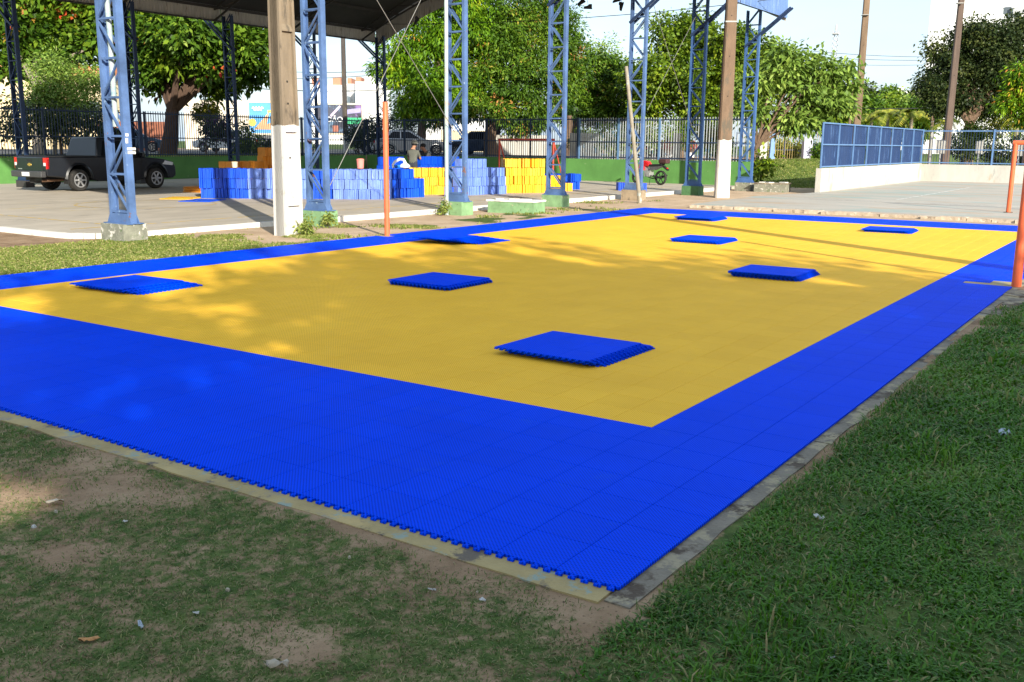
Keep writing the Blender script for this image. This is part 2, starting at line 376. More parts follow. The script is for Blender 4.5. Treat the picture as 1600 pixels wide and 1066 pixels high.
def tile_shape(mb, x0, y0, z0=0.0, w=T, tabs=(), gap=0.0008, ch=0.0020, th=0.0135):
    a, b = x0+gap, x0+w-gap; c, d = y0+gap, y0+w-gap
    P = [(a,c,z0-th),(b,c,z0-th),(b,d,z0-th),(a,d,z0-th),(a,c,z0-ch),(b,c,z0-ch),(b,d,z0-ch),(a,d,z0-ch),
         (a+ch,c+ch,z0),(b-ch,c+ch,z0),(b-ch,d-ch,z0),(a+ch,d-ch,z0)]
    F = [(0,1,5,4),(1,2,6,5),(2,3,7,6),(3,0,4,7),(4,5,9,8),(5,6,10,9),(6,7,11,10),(7,4,8,11),(8,9,10,11)]
    mb.add(P, F)
    for sd in tabs:
        for k in range(5):
            q = (k+0.5)*w/5
            if sd == 'x-': mb.box((x0-0.008, y0+q, z0-TH*0.58), (0.019, 0.022, TH*0.8)); mb.box((x0-0.020, y0+q, z0-TH*0.62), (0.010, 0.032, TH*0.74))
            if sd == 'x+': mb.box((x0+w+0.006, y0+q, z0-TH*0.6), (0.018, 0.024, TH*0.75))
            if sd == 'y-': mb.box((x0+q, y0-0.008, z0-TH*0.58), (0.022, 0.019, TH*0.8)); mb.box((x0+q, y0-0.020, z0-TH*0.62), (0.032, 0.010, TH*0.74))
            if sd == 'y+': mb.box((x0+q, y0+w+0.006, z0-TH*0.6), (0.024, 0.018, TH*0.75))
mat_root = empty('sports_court_mat', (0, 0, 0), 'large sports court mat of interlocking plastic tiles, yellow field with wide blue border', 'court mat')
mb = MB(); tile_shape(mb, 0, 0); me_tb = mb.mesh('tile', M_tblue); mb = MB(); tile_shape(mb, 0, 0); me_ty = mb.mesh('tile', M_tyel)
mb = MB(); tile_shape(mb, 0, 0, tabs=('x-',)); me_te = mb.mesh('tile', M_tblue)
notch = {(35,0),(35,1),(36,0),(35,35)}
cells = []
for i in range(NX):
    for j in range(NY):
        if (i, j) in notch: continue
        c = np.array([(i+.5)*T, (j+.5)*T, 0]); d = c-CAM; dep = d@AF
        px = 800+FPX*(d@AR)/dep; py = 533-FPX*(d@AU)/dep
        vis = -30 < px < 1630 and py < 1100 and dep > 0
        cells.append((-1.0/(dep**3) if vis else 0, i, j))
cells.sort()
rest = MB()
for n, (w, i, j) in enumerate(cells):
    yel = YX0 <= i < YX1 and YY0 <= j < YY1
    if n < 300:
        obj('tile', me_ty if yel else (me_te if i == 0 else me_tb), mat_root, (i*T, j*T, 0))
    else:
        rest.mat(1 if yel else 0); tile_shape(rest, i*T, j*T, tabs=('x-',) if i == 0 else ())
tag(rest.build('tile_field', [M_tblue, M_tyel], mat_root), kind='stuff')

# ---- loose sheets of nine tiles, stacked on the mat
def sheet_mesh(tabs_all=True):
    mb = MB()
    for i in range(3):
        for j in range(3):
            tb = []
            if i == 0: tb.append('x-')
            if j == 0: tb.append('y-')
            tile_shape(mb, (i-1.5)*T, (j-1.5)*T, TH, tabs=tb, th=0.006)
    # open ribs below make the sheet's rim read as a lattice
    for k in range(-7, 8):
        for q in (-1, 1):
            mb.box((k*T/5, q*(1.5*T-0.010), 0.0040), (0.016, 0.016, 0.0076)); mb.box((q*(1.5*T-0.010), k*T/5, 0.0040), (0.016, 0.016, 0.0076))
    mb.box((0, 0, 0.0045), (2.8*T, 2.8*T, 0.004))
    return mb.mesh('floor_tile_sheet', M_tblue)
me_sheet = sheet_mesh()
def stack(c, n, step, rz, where, jit=0.012, base=(0,0), zstep=0.0158, tilt=0.0):
    """c: centre of the lowest sheet; step: shift of each further sheet"""
    r2 = np.random.default_rng(int(c[0]*100))
    for k in range(n):
        o = obj('floor_tile_sheet', me_sheet, None, (c[0]+step[0]*k+r2.normal()*jit*(k > 0), c[1]+step[1]*k+r2.normal()*jit*(k > 0), 0.0006+k*zstep), rz+r2.normal()*0.008)
        tag(o, 'blue plastic tile sheet in the '+where, 'tile sheet', 'tile sheets in the '+where)
SW = 1.5*T
stack((3.93, 8.60), 4, (-0.04, 0.07), 0.05, 'shaded fanned stack beside the blue border', jit=0.006)
stack((6.40, 5.99), 4, (-0.012, 0.004), 0.0, 'neat stack in the middle of the shaded yellow field', jit=0.012)
stack((3.90, 2.46), 4, (-0.045, 0.022), -0.02, 'stack nearest the inner corner of the blue border', jit=0.012)
stack((9.86, 2.84), 5, (-0.022, 0.012), 0.02, 'thick stack where tree shade meets sunlight', jit=0.01)
stack((13.80, 5.60), 4, (-0.014, 0.006), 0.03, 'sunlit stack in front of the pole shadow', jit=0.012)
stack((18.85, 7.86), 5, (-0.014, 0.006), 0.05, 'small sunlit stack by the far blue corner', jit=0.012)
stack((18.42, 3.36), 4, (-0.016, 0.012), 0.06, 'sunlit stack beside the far blue border', jit=0.012)
stack((11.08, 8.93), 7, (-0.085, 0.055), 0.0, 'widely fanned stack by the orange post', jit=0.006)

# ---- covered court floor with white kerb, and the open concrete court
M_pave = mat('pavement_concrete', (0.43,0.375,0.30), 0.85, 0.18, 0.8, bump=0.15, bscale=25, stain=[(0.25,0.22,0.18),(0.45,0.36,0.2)], sthr=0.60, sscale=0.7, stretch=(0.6,1.6,1))
M_white = mat('white_paint_worn', (0.66,0.63,0.57), 0.75, 0.10, 4, bump=0.25, bscale=30, stain=[(0.45,0.38,0.29),(0.36,0.34,0.31)], sthr=0.60, sscale=1.6)
CX0, CX1, CY0, CY1 = 6.9, 37.7, 14.45, 36.1
pts = [(CX1, CY0-0.2)] + [(x, CY0-0.012*(x-8)) for x in np.linspace(36, 8.6, 30)] + [(CX0+0.9-0.9*math.sin(a), CY0+0.9-0.9*math.cos(a)) for a in np.linspace(0.1, math.pi/2, 8)] + [(CX0, CY1), (CX1, CY1)]
struct(MB().prism(pts, -0.3, 0.05, 'z').build('covered_court_floor', M_pave))
kerb = MB(); path = pts[1:-1]
for a, b in zip(path[:-1], path[1:]):
    dx, dy = b[0]-a[0], b[1]-a[1]; L_ = math.hypot(dx, dy); nx_, ny_ = dy/L_*-1, dx/L_   # outward
    ow = 0.11+0.01*rng.random(); ht = 0.072+0.008*rng.random()
    P = [(a[0],a[1]),(b[0],b[1]),(b[0]+nx_*ow,b[1]+ny_*ow),(a[0]+nx_*ow,a[1]+ny_*ow)]
    kerb.prism(P, -0.3, ht, 'z')
struct(kerb.build('court_kerb', M_white))
M_line = mat('yellow_line_paint', (0.60,0.40,0.08), 0.8, 0.25, 6, stain=(0.36,0.33,0.28), sthr=0.5, sscale=5)
def ring(name, c, r, w, z, m, a0=0, a1=2*math.pi, n=60):
    mb = MB(); P = []; F = []
    for k in range(n+1):
        a = a0+(a1-a0)*k/n
        for q in (r-w/2, r+w/2): P.append((c[0]+q*math.cos(a), c[1]+q*math.sin(a), z))
    for k in range(n): F.append((2*k, 2*k+1, 2*k+3, 2*k+2))
    mb.add(P, F); return struct(mb.build(name, m))
ring('court_line', (13.2, 21.6), 1.8, 0.07, 0.054, M_line)
mb = MB(); mb.box((21, 16.0, 0.0535), (27, 0.06, 0.001)); mb.box((8.6, 25, 0.0535), (0.06, 18, 0.001)); struct(mb.build('court_line', M_line))
M_court2 = mat('green_court_concrete', (0.40,0.36,0.30), 0.8, 0.12, 0.5, bump=0.12, bscale=20, stain=[(0.31,0.34,0.29),(0.40,0.30,0.21),(0.30,0.345,0.30)], sthr=0.54, sscale=0.22, stretch=(1.8,0.6,1))
mb = MB(); e = [(23.9-0.06*rng.random()-0.02*(10.4-y), y) for y in np.linspace(10.4, -24, 90)]
mb.prism(e + [(51.9, -24), (51.9, 9.85), (34.8, 9.85), (30, 10.7)], -0.3, 0.03, 'z'); struct(mb.build('open_court_floor', M_court2))
M_kerb2 = mat('broken_kerb', (0.46,0.37,0.27), 0.95, 0.3, 5, bump=0.8, bscale=14, stain=[(0.22,0.17,0.12),(0.6,0.52,0.42)], sthr=0.56, sscale=4)
mb = MB()
y = 10.3
while y > -8:
    w = 0.25+0.4*rng.random(); xo = 23.75-0.02*(10.4-y)
    mb.box((xo+0.03*rng.normal(), y-w/2, -0.03), (0.3+0.06*rng.random(), w*0.97, 0.10+0.05*rng.random()), rz=0.04*rng.normal()); y -= w
struct(mb.build('court_kerb', M_kerb2))
mb = MB(); mb.box((38, 6.2, 0.0345), (14, 0.08, 0.001), rz=0.0); mb.box((29.5, 4, 0.0345), (0.08, 11, 0.001)); struct(mb.build('court_line', mat('white_line', (0.55,0.55,0.5), 0.8, 0.2, 5, stain=(0.36,0.34,0.3), sthr=0.5, sscale=3)))
# street asphalt beyond the walls
M_asph = mat('asphalt', (0.085,0.082,0.08), 0.9, 0.2, 2, bump=0.3, bscale=60)
struct(MB().box((20, 59, 1.0), (160, 26, 0.03)).build('street', M_asph)); struct(MB().box((57, 36.0, 1.002), (28, 20, 0.03)).build('parking_lot', M_asph))

# ---- green retaining walls
M_green = mat('green_wall_paint', (0.085,0.225,0.055), 0.7, 0.18, 1.2, bump=0.2, bscale=30, stain=[(0.55,0.52,0.42)], sthr=0.665, sscale=2.2)
def wall(name, a, b, h, th, m, label, cat, parts=None, z0=-0.2):
    a = np.array(a, float); b = np.array(b, float); L_ = np.linalg.norm(b-a); ang = math.atan2(b[1]-a[1], b[0]-a[0])
    o = empty(name, (a[0], a[1], 0), label, cat, rz=ang)
    mb = MB(); mb.box((L_/2, 0, (h+z0)/2), (L_, th, h-z0)); mb.build('wall', m, o)
    return o, L_
wl, L1 = wall('retaining_wall', (2, 36.2), (37.6, 36.2), 1.04, 0.18, M_green, 'dark green painted retaining wall behind the parked pickup', 'wall')
wr, L2 = wall('retaining_wall', (37.8, 36.1), (37.8, 13.9), 1.08, 0.18, M_green, 'sunlit green painted wall with peeling patches behind the motorcycle', 'wall')
M_fence_d = mat('fence_dark_blue', (0.02,0.035,0.075), 0.5, 0.2, 4, metal=0.2)
M_fence_l = mat('fence_mid_blue', (0.10,0.19,0.34), 0.5, 0.2, 4, metal=0.1)
M_fence_w = mat('fence_pale_grey', (0.42,0.45,0.47), 0.5, 0.15, 4, metal=0.1, stain=(0.2,0.3,0.42), sthr=0.55, sscale=3)
def picket_fence(a, b, z0, z1, label, m_p, m_r, m_post, pitch=0.125, post=4.65, midz=None, skip=None, over=0.05, pw=0.022):
    a = np.array(a, float); b = np.array(b, float); L_ = np.linalg.norm(b-a); ang = math.atan2(b[1]-a[1], b[0]-a[0])
    o = empty('picket_fence', (a[0], a[1], z0), label, 'fence', rz=ang); H = z1-z0
    mp_ = MB().box((0,0,H/2-0.02), (pw, pw, H+over)).mesh('picket', m_p)
    n = int(L_/pitch); big = n > 300; joined = MB()
    for k in range(n+1):
        if not big: obj('picket', mp_, o, (k*pitch, 0, 0.02))
        else: joined.box((k*pitch, 0, H/2), (pw, pw, H+over))
    if big: tag(joined.build('pickets', m_p, o), kind='stuff')
    for zz, w in ((0.08, 0.05), (midz if midz else H*0.42, 0.045), (H-0.08, 0.055)):
        MB().box((L_/2, -0.02, zz), (L_, 0.035, w)).build('rail', m_r, o)
    k = 0
    while k*post <= L_:
        MB().box((k*post+0.03, -0.045, H/2-0.03), (0.075, 0.07, H+0.06)).build('post', m_post, o); k += 1
    return o
picket_fence((5.0, 36.2), (37.75, 36.2), 1.05, 2.98, 'long dark picket fence above the wall behind the parked pickup', M_fence_d, M_fence_d, M_fence_d, pitch=0.125, post=4.65)
picket_fence((37.8, 36.1), (37.8, 22.6), 1.09, 3.0, 'dark stretch of picket fence behind the tile piles and red goal', M_fence_d, M_fence_d, M_fence_d, pitch=0.13, post=2.7)
picket_fence((37.8, 22.5), (37.8, 14.0), 1.09, 2.95, 'pale grey picket fence with blue posts behind the motorcycle', M_fence_w, M_fence_d, M_fence_l, pitch=0.13, post=2.1, pw=0.028)

# ---- white court walls with blue sheet screen
M_wwall = mat('white_wall_paint', (0.45,0.43,0.385), 0.8, 0.14, 1.2, bump=0.2, bscale=20, stain=[(0.40,0.34,0.26),(0.34,0.34,0.31)], sthr=0.59, sscale=1.1, stretch=(1,1,0.35))
w1, _ = wall('court_wall', (34.7, 10.0), (51.9, 10.0), 0.93, 0.2, M_wwall, 'low white wall carrying the blue metal screen', 'wall')
w2, _ = wall('court_wall', (52.0, 10.1), (52.0, -20), 0.90, 0.2, M_wwall, 'low white end wall with cracks and green stains', 'wall')
M_sheet = mat('blue_sheet_metal', (0.012,0.034,0.105), 0.45, 0.25, 1.5, metal=0.15, stain=(0.05,0.10,0.22), sthr=0.56, sscale=1.2, stretch=(6,6,0.5))
M_bframe = mat('blue_steel_frame', (0.11,0.21,0.40), 0.45, 0.15, 4, metal=0.1)
scr = empty('metal_screen', (34.75, 10.0, 0.93), 'screen of corrugated blue metal sheets in a pale blue frame', 'screen')
bays = 8; BL = 17.1/bays
def corrugated(mb, L_, H, amp=0.012, pitch=0.11, axis='x'):
    n = int(L_/pitch*4); P = []; F = []
    for k in range(n+1):
        xx = L_*k/n; a = amp*math.sin(2*math.pi*xx/pitch)
        P += [(xx, a, 0), (xx, a, H)]
    for k in range(n): F.append((2*k, 2*k+2, 2*k+3, 2*k+1))
    mb.add(P, F)
mb = MB(); corrugated(mb, BL-0.05, 0.77); me_up = mb.mesh('sheet_panel', M_sheet); mb = MB(); corrugated(mb, BL-0.05, 0.80); me_lo = mb.mesh('sheet_panel', M_sheet)
for k in range(bays):
    obj('sheet_panel', me_lo, scr, (k*BL+0.025, 0.03*((k*7) % 3)/3, 0.08)); obj('sheet_panel', me_up, scr, (k*BL+0.025, 0.03*((k*5) % 3)/3, 0.92))
for k in range(bays+1): MB().box((k*BL, -0.05, 0.86), (0.055, 0.05, 1.74)).build('post', M_bframe, scr)
for zz in (0.06, 0.90, 1.71): MB().box((8.55, -0.045, zz), (17.1, 0.045, 0.05)).build('rail', M_bframe, scr)
picket_fence((52.0, 10.0), (52.0, -20), 0.91, 2.68, 'blue slatted fence on the white end wall of the open court', M_fence_d, M_bframe, M_bframe, pitch=0.13, post=3.4, pw=0.02)
# ---------------------------------------------------------------- steel columns and roof of the covered court
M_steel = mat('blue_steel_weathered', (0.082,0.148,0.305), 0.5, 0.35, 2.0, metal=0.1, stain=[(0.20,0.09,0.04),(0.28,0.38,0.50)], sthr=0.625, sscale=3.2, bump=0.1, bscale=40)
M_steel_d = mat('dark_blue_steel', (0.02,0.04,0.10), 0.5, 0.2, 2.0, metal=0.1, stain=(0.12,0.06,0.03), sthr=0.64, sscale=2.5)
M_steel_sh = mat('shaded_blue_steel', (0.055,0.125,0.30), 0.5, 0.2, 2.0, metal=0.1, stain=(0.2,0.1,0.05), sthr=0.66, sscale=2.5)  # blue steel again, with the far columns' shade put into its colour
M_foot = mat('footing_mossy', (0.20,0.20,0.155), 0.9, 0.35, 4, bump=0.5, bscale=25, stain=[(0.09,0.14,0.05),(0.55,0.52,0.46)], sthr=0.57, sscale=5)
M_footg = mat('footing_green', (0.18,0.31,0.15), 0.85, 0.25, 4, bump=0.35, bscale=25, stain=[(0.42,0.36,0.26),(0.10,0.16,0.08)], sthr=0.60, sscale=4)
M_footd = mat('footing_dark_green', (0.06,0.15,0.06), 0.85, 0.25, 4, bump=0.3, bscale=25, stain=(0.3,0.26,0.2), sthr=0.63, sscale=4)
M_footb = mat('footing_brown', (0.27,0.21,0.14), 0.9, 0.3, 4, bump=0.4, bscale=25, stain=(0.1,0.09,0.07), sthr=0.58, sscale=4)
M_purl = mat('roof_steel_dark', (0.06,0.055,0.055), 0.6, 0.2, 2, metal=0.2)
CH, LV, NL = 6.72, 0.66, 10      # chord height above footing, lacing pitch, levels
HY = 0.285                        # half distance between chords
def chord_mesh(m, sgn):
    mb = MB(); z0, z1 = 0.28, 0.28+CH
    mb.box((0, sgn*(HY+0.006), (z0+z1)/2), (0.135, 0.012, CH))
    for s in (-1, 1): mb.box((s*0.0675, sgn*(HY-0.030), (z0+z1)/2), (0.010, 0.072, CH))
    return mb.mesh('chord', m)
def lace_meshes(m):
    a = MB().bar((0,-HY+0.03,0), (0,HY-0.03,0), 0.034, 0.034).mesh('strut', m)
    b = MB().bar((0,-HY+0.03,0.03), (0,HY-0.03,LV-0.03), 0.032, 0.032).mesh('diagonal', m)
    c = MB().bar((0,HY-0.03,0.03), (0,-HY+0.03,LV-0.03), 0.032, 0.032).mesh('diagonal', m)
    return a, b, c
col_cache = {}
def column(loc, m, mfoot, label, group, foot=(0.5,0.68,0.40), foot_h=0.29, bracket=None):
    if m.name not in col_cache: col_cache[m.name] = (chord_mesh(m, 1), chord_mesh(m, -1)) + lace_meshes(m)
    c1, c2, st, d1, d2 = col_cache[m.name]
    o = empty('lattice_column', loc, label, 'column', group)
    mb = MB(); zb = -0.25
    n = 5; P = [(-foot[0]/2,-foot[1]/2),(foot[0]/2,-foot[1]/2),(foot[0]/2,foot[1]/2),(-foot[0]/2,foot[1]/2)]
    mb.box((0,0,(foot_h+zb)/2), (foot[0], foot[1], foot_h-zb), taper=0.965); mb.build('footing', mfoot, o)
    obj('chord', c1, o); obj('chord', c2, o)
    mb = MB()
    for s in (-1, 1): mb.prism([(-HY-0.08,0.285),(HY+0.08,0.285),(HY-0.02,0.47),(-HY+0.02,0.47)], s*0.08-0.006, s*0.08+0.006, 'x')
    mb.box((0,0,0.297), (0.34, 2*HY+0.14, 0.016)); mb.build('base_plate', m, o)
    for k in range(NL):
        z = 0.50+k*LV
        for s in (-1, 1):
            obj('strut', st, o, (s*0.055, 0, z)); obj('diagonal', (d1, d2)[k % 2], o, (s*0.055, 0, z))
    if bracket:
        mb = MB()
        for s in (-1, 1): mb.bar((s*0.12, bracket*HY*-1, 5.6), (s*0.12, bracket*1.5, 7.0), 0.07, 0.07)
        mb.build('bracket', M_steel_d, o)
    return o
fc_px = [190, 497, 714, 868, 990, 1082, 1163]; fc = []
names = [('weathered pale blue lattice steel column on a mossy block with a white drainpipe inside', M_steel, M_foot),
         ('weathered blue lattice column on a green block beside the white-painted concrete pole', M_steel, M_footg),
         ('pale blue lattice column on a green block in front of the yellow tile pile', M_steel, M_footg),
         ('blue lattice column on a green block beside the broken concrete slab', M_steel, M_footg),
         ('blue lattice column on a brown block with a pipe leaning against it', M_steel, M_footb),
         ('shade-toned blue lattice column on a dark green block beside the motorcycle', M_steel_sh, M_footd),
         ('blue lattice column under the end of the blue roof fascia', M_steel_sh, M_foot)]
for k, px in enumerate(fc_px):
    yk = 13.95-0.13*k; xk = PYp(px, 300, yk)[0]; fc.append((xk, yk))
    lb, m, mf = names[k]
    o = column((xk, yk, 0), m, mf, lb, 'steel columns along the front of the covered court', bracket=-1)
    if k == 0:
        mb = MB(); mb.tube([(0.02,0.08,7.0),(0.0,0.08,5.2),(0.02,0.05,3.6),(0.0,0.03,2.05)], 0.046, 10); mb.tube([(0.0,0.03,2.1),(0.0,0.03,1.98)], 0.056, 10)
        mb.build('drainpipe', mat('pvc_pipe', (0.34,0.40,0.40), 0.5, 0.12, 3, stain=(0.22,0.33,0.36), sthr=0.52, sscale=3), o, smooth=True)
        mb = MB().mat(0)
        for (a, b) in ((0.0, 0.03), (0.035, 0.05)): pass
        mb.box((-0.02, -HY-0.014, 1.84), (0.06, 0.003, 0.05)); mb.box((-0.03, -HY-0.014, 1.74), (0.05, 0.003, 0.09)); mb.box((0.05, -HY-0.014, 1.60), (0.17, 0.003, 0.045)); mb.box((0.05, -HY-0.014, 1.535), (0.16, 0.003, 0.045))
        mb.build('sticker', M_white, o)
    if k == 2:
        MB().tube([(-0.30,0.10,-0.05),(-0.29,0.10,7.0)], 0.05, 10).build('drainpipe', mat('pipe_teal', (0.36,0.45,0.44), 0.5, 0.2, 3, stain=(0.42,0.38,0.3), sthr=0.55, sscale=3), o, smooth=True)
bc_px = [35, 215, 365, 490, 597]
blab = ['dark lattice column behind the tailgate of the pickup', 'dark lattice column behind the cab of the pickup', 'dark lattice column in front of the billboards with red-leaved tree behind', 'dark lattice column behind the blue column next to the concrete pole', 'dark lattice column at the corner of the roof behind the orange post']
for k, px in enumerate(bc_px):
    xk = PYp(px, 235, 33.0)[0]
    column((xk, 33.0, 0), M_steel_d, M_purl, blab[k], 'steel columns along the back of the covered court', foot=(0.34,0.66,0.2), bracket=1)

# roof vault
RX0, RX1, RY0, RY1, RZ, RR = 6.4, 36.4, 12.25, 34.1, 7.35, 2.65
def vault(s): return RY0+(RY1-RY0)*s, RZ+RR*4*s*(1-s)
M_roof = mat('roof_sheet_metal', (0.06,0.058,0.056), 0.6, 0.2, 1.0, metal=0.3, stain=(0.2,0.13,0.09), sthr=0.62, sscale=0.8)
M_fasc = mat('fascia_sheet_grey', (0.50,0.48,0.45), 0.6, 0.15, 2, metal=0.1, stain=(0.24,0.2,0.16), sthr=0.58, sscale=1.2, stretch=(4,4,0.6))
M_fascb = mat('fascia_sheet_blue', (0.10,0.175,0.36), 0.5, 0.2, 2, metal=0.1, stain=(0.16,0.25,0.42), sthr=0.55, sscale=1.5, stretch=(5,5,0.5))
roof = empty('pavilion_roof', (0, 0, 0), 'large dark vaulted sheet metal roof of the covered court with corrugated fascia', 'roof')
NB = 6; bw = (RX1-RX0)/NB; NS = 26
for b in range(NB):
    x0 = RX0+b*bw; x1 = x0+bw; mb = MB(); P = []; F = []
    for i in range(NS+1):
        y, z = vault(i/NS)
        P += [(x0,y,z+0.18),(x1,y,z+0.18),(x0,y,z+0.21),(x1,y,z+0.21)]
    for i in range(NS):
        o_ = 4*i; F += [(o_,o_+1,o_+5,o_+4),(o_+2,o_+6,o_+7,o_+3),(o_,o_+4,o_+6,o_+2),(o_+1,o_+3,o_+7,o_+5)]
    mb.add(P, F); mb.build('roof_sheet', M_roof, roof)
for i in range(0, 15):
    y, z = vault(i/14); MB().box(((RX0+RX1)/2, y, z+0.11), (RX1-RX0, 0.06, 0.12)).build('purlin', M_purl, roof)
for (xk, yk) in fc + [(RX0+0.1, 0)]:
    mb = MB(); prev = None
    for i in range(0, 19):
        y, z = vault(i/18); y2, z2 = vault(min(1, max(0, (i)/18)))
        pt = (xk, y, z); pb = (xk, y, z-0.45)
        if prev: mb.bar(prev[0], pt, 0.07); mb.bar(prev[1], pb, 0.07); mb.bar(prev[0] if i % 2 else prev[1], pb if i % 2 else pt, 0.04)
        prev = (pt, pb)
    mb.build('roof_truss', M_purl, roof)
def fascia(name, x0, x1, y, z0, h, m):
    mb = MB(); corrugated(mb, x1-x0, h, amp=0.014, pitch=0.15); o = mb.build(name, m, roof, (x0, y, z0)); return o
for b in range(NB):
    fascia('fascia_panel', RX0+b*bw, RX0+(b+1)*bw-0.02, RY0-0.06, RZ-0.60, 1.6, M_fascb)
    fascia('fascia_panel', RX0+b*bw, RX0+(b+1)*bw-0.02, RY1+0.02, RZ-0.45, 1.0, M_fasc)
MB().box(((RX0+RX1)/2, RY0+0.06, RZ-0.54), (RX1-RX0, 0.22, 0.04)).build('gutter', M_purl, roof)
MB().box(((RX0+RX1)/2, RY1-0.06, RZ-0.47), (RX1-RX0, 0.16, 0.05)).build('gutter', M_purl, roof)
for xe in (RX1+0.02, RX0-0.02):
    mb = MB(); n = 300; P = []; F = []
    for i in range(n+1):
        y, z = vault(i/n); a = 0.014*math.sin(i*2*math.pi*(RY1-RY0)/n/0.15); P += [(xe+a, y, z-0.72), (xe+a, y, z+0.3)]
    for i in range(n): F.append((2*i, 2*i+2, 2*i+3, 2*i+1))
    mb.add(P, F); mb.build('gable_fascia', M_fasc, roof)
MB().box((26.6, 30.9, 7.55), (0.5, 0.2, 0.06)).build('lamp', mat('lamp_white', (0.7,0.7,0.68), 0.5), roof)

# bracing rods
M_rod = mat('galvanised_rod', (0.24,0.235,0.22), 0.45, 0.1, 3, metal=0.4)
def rod(a, b, lab, r=0.009, m=None, name='bracing_rod', cat='rod', group='bracing rods between the front columns'):
    o = MB().tube([a, b], r, 6).build(name, m or M_rod); return tag(o, lab, cat, group)
rod((fc[1][0]+0.1, fc[1][1]-0.1, 0.6), (fc[2][0], fc[2][1], 6.9), 'thin diagonal bracing rod rising from the blue column beside the concrete pole')
rod((fc[2][0]-0.2, fc[2][1]-0.1, 2.0), (fc[1][0], fc[1][1], 6.9), 'thin diagonal bracing rod crossing to the pale column with a teal pipe')
rod((fc[4][0]+0.8, fc[4][1], 2.9), (fc[5][0], fc[5][1], 6.6), 'thin bracing rod rising to the shade-toned blue column beside the motorcycle')
rod((fc[5][0]-0.3, fc[5][1], 2.4), (fc[4][0]+0.4, fc[4][1], 6.9), 'thin bracing rod sloping down to the shade-toned blue column by the motorcycle')

# ---------------------------------------------------------------- poles
def painted_pole_mat(name, low, high, zsplit):
    m = mat(name, high, 0.85, 0.22, 2.0, bump=0.3, bscale=20, stain=[(0.11,0.088,0.062)], sthr=0.55, sscale=1.6, stretch=(2,2,0.6)); nt = m.node_tree; L = nt.links; b = nt.nodes['Principled BSDF']
    src = b.inputs['Base Color'].links[0].from_socket
    g = nt.nodes.new('ShaderNodeNewGeometry'); sx = nt.nodes.new('ShaderNodeSeparateXYZ'); L.new(g.outputs['Position'], sx.inputs[0])
    n = nt.nodes.new('ShaderNodeTexNoise'); n.inputs['Scale'].default_value = 6; n.inputs['Detail'].default_value = 8; L.new(g.outputs['Position'], n.inputs['Vector'])
    a = nt.nodes.new('ShaderNodeMath'); a.operation = 'MULTIPLY_ADD'; L.new(n.outputs['Fac'], a.inputs[0]); a.inputs[1].default_value = 0.16; L.new(sx.outputs['Z'], a.inputs[2])
    lt = nt.nodes.new('ShaderNodeMath'); lt.operation = 'LESS_THAN'; L.new(a.outputs[0], lt.inputs[0]); lt.inputs[1].default_value = zsplit+0.08
    r = nt.nodes.new('ShaderNodeValToRGB'); r.color_ramp.elements[0].position = 0.58; r.color_ramp.elements[1].position = 0.68; r.color_ramp.elements[0].color = tuple(low)+(1,); r.color_ramp.elements[1].color = (0.42,0.37,0.30,1)
    n2 = nt.nodes.new('ShaderNodeTexNoise'); n2.inputs['Scale'].default_value = 3.3; n2.inputs['Detail'].default_value = 8; n2.inputs['Roughness'].default_value = 0.7; L.new(g.outputs['Position'], n2.inputs['Vector']); L.new(n2.outputs['Fac'], r.inputs['Fac'])
    mx = nt.nodes.new('ShaderNodeMix'); mx.data_type = 'RGBA'; L.new(lt.outputs[0], mx.inputs[0]); L.new(src, mx.inputs[6]); L.new(r.outputs['Color'], mx.inputs[7]); L.new(mx.outputs[2], b.inputs['Base Color'])
    return m
M_pole1 = painted_pole_mat('concrete_pole_limewashed', (0.56,0.54,0.50), (0.205,0.16,0.108), 2.05)
M_pole2 = painted_pole_mat('brown_pole_limewashed', (0.56,0.53,0.48), (0.16,0.105,0.066), 1.95)
M_pole3 = mat('brown_pole', (0.17,0.115,0.072), 0.85, 0.25, 1.5, bump=0.3, bscale=20, stretch=(3,3,0.5))
def tapered(mb, prof0, prof1, z0, z1):
    n = len(prof0); P = [(x,y,z0) for x,y in prof0]+[(x,y,z1) for x,y in prof1]
    mb.add(P, [tuple(reversed(range(n))), tuple(range(n,2*n))]+[(k,(k+1) % n,n+(k+1) % n,n+k) for k in range(n)])
def i_pole(loc, H, w0, d0, w1, d1, m, label, rz, ribs, holes):
    """double-T concrete pole: two flanges, a recessed web with cross ribs and bolt holes"""
    o = empty('concrete_pole', loc, label, 'pole', rz=rz)
    def rect(w, d, x0=0, y0=0): return [(x0-w/2,y0-d/2),(x0+w/2,y0-d/2),(x0+w/2,y0+d/2),(x0-w/2,y0+d/2)]
    mb = MB(); tapered(mb, rect(w0*0.62, d0), rect(w1*0.62, d1), -0.4, H); mb.build('web', m, o)
    for s in (-1, 1):
        mb = MB(); tapered(mb, rect(w0, d0*0.15, 0, s*d0*0.425), rect(w1, d1*0.15, 0, s*d1*0.425), -0.4, H); mb.build('flange', m, o)
    for z in ribs:
        t = z/H; w = w0+(w1-w0)*t; d = d0+(d1-d0)*t; mb = MB()
        mb.prism([(-w*0.485,z),(w*0.485,z),(w*0.485,z+0.03),(w*0.32,z+0.13),(-w*0.32,z+0.13),(-w*0.485,z+0.03)], -d*0.36, d*0.36, 'y'); mb.build('rib', m, o)
    mb = MB()
    for z in holes:
        t = z/H; w = w0+(w1-w0)*t
        mb.lathe([(0.022,-w*0.318),(0.022,w*0.318)], 8, (0,0,z), 'x')
    mb.build('bolt_hole', mat('hole_dark', (0.02,0.018,0.015), 0.9), o)
    return o
p1 = Gp(450, 367)
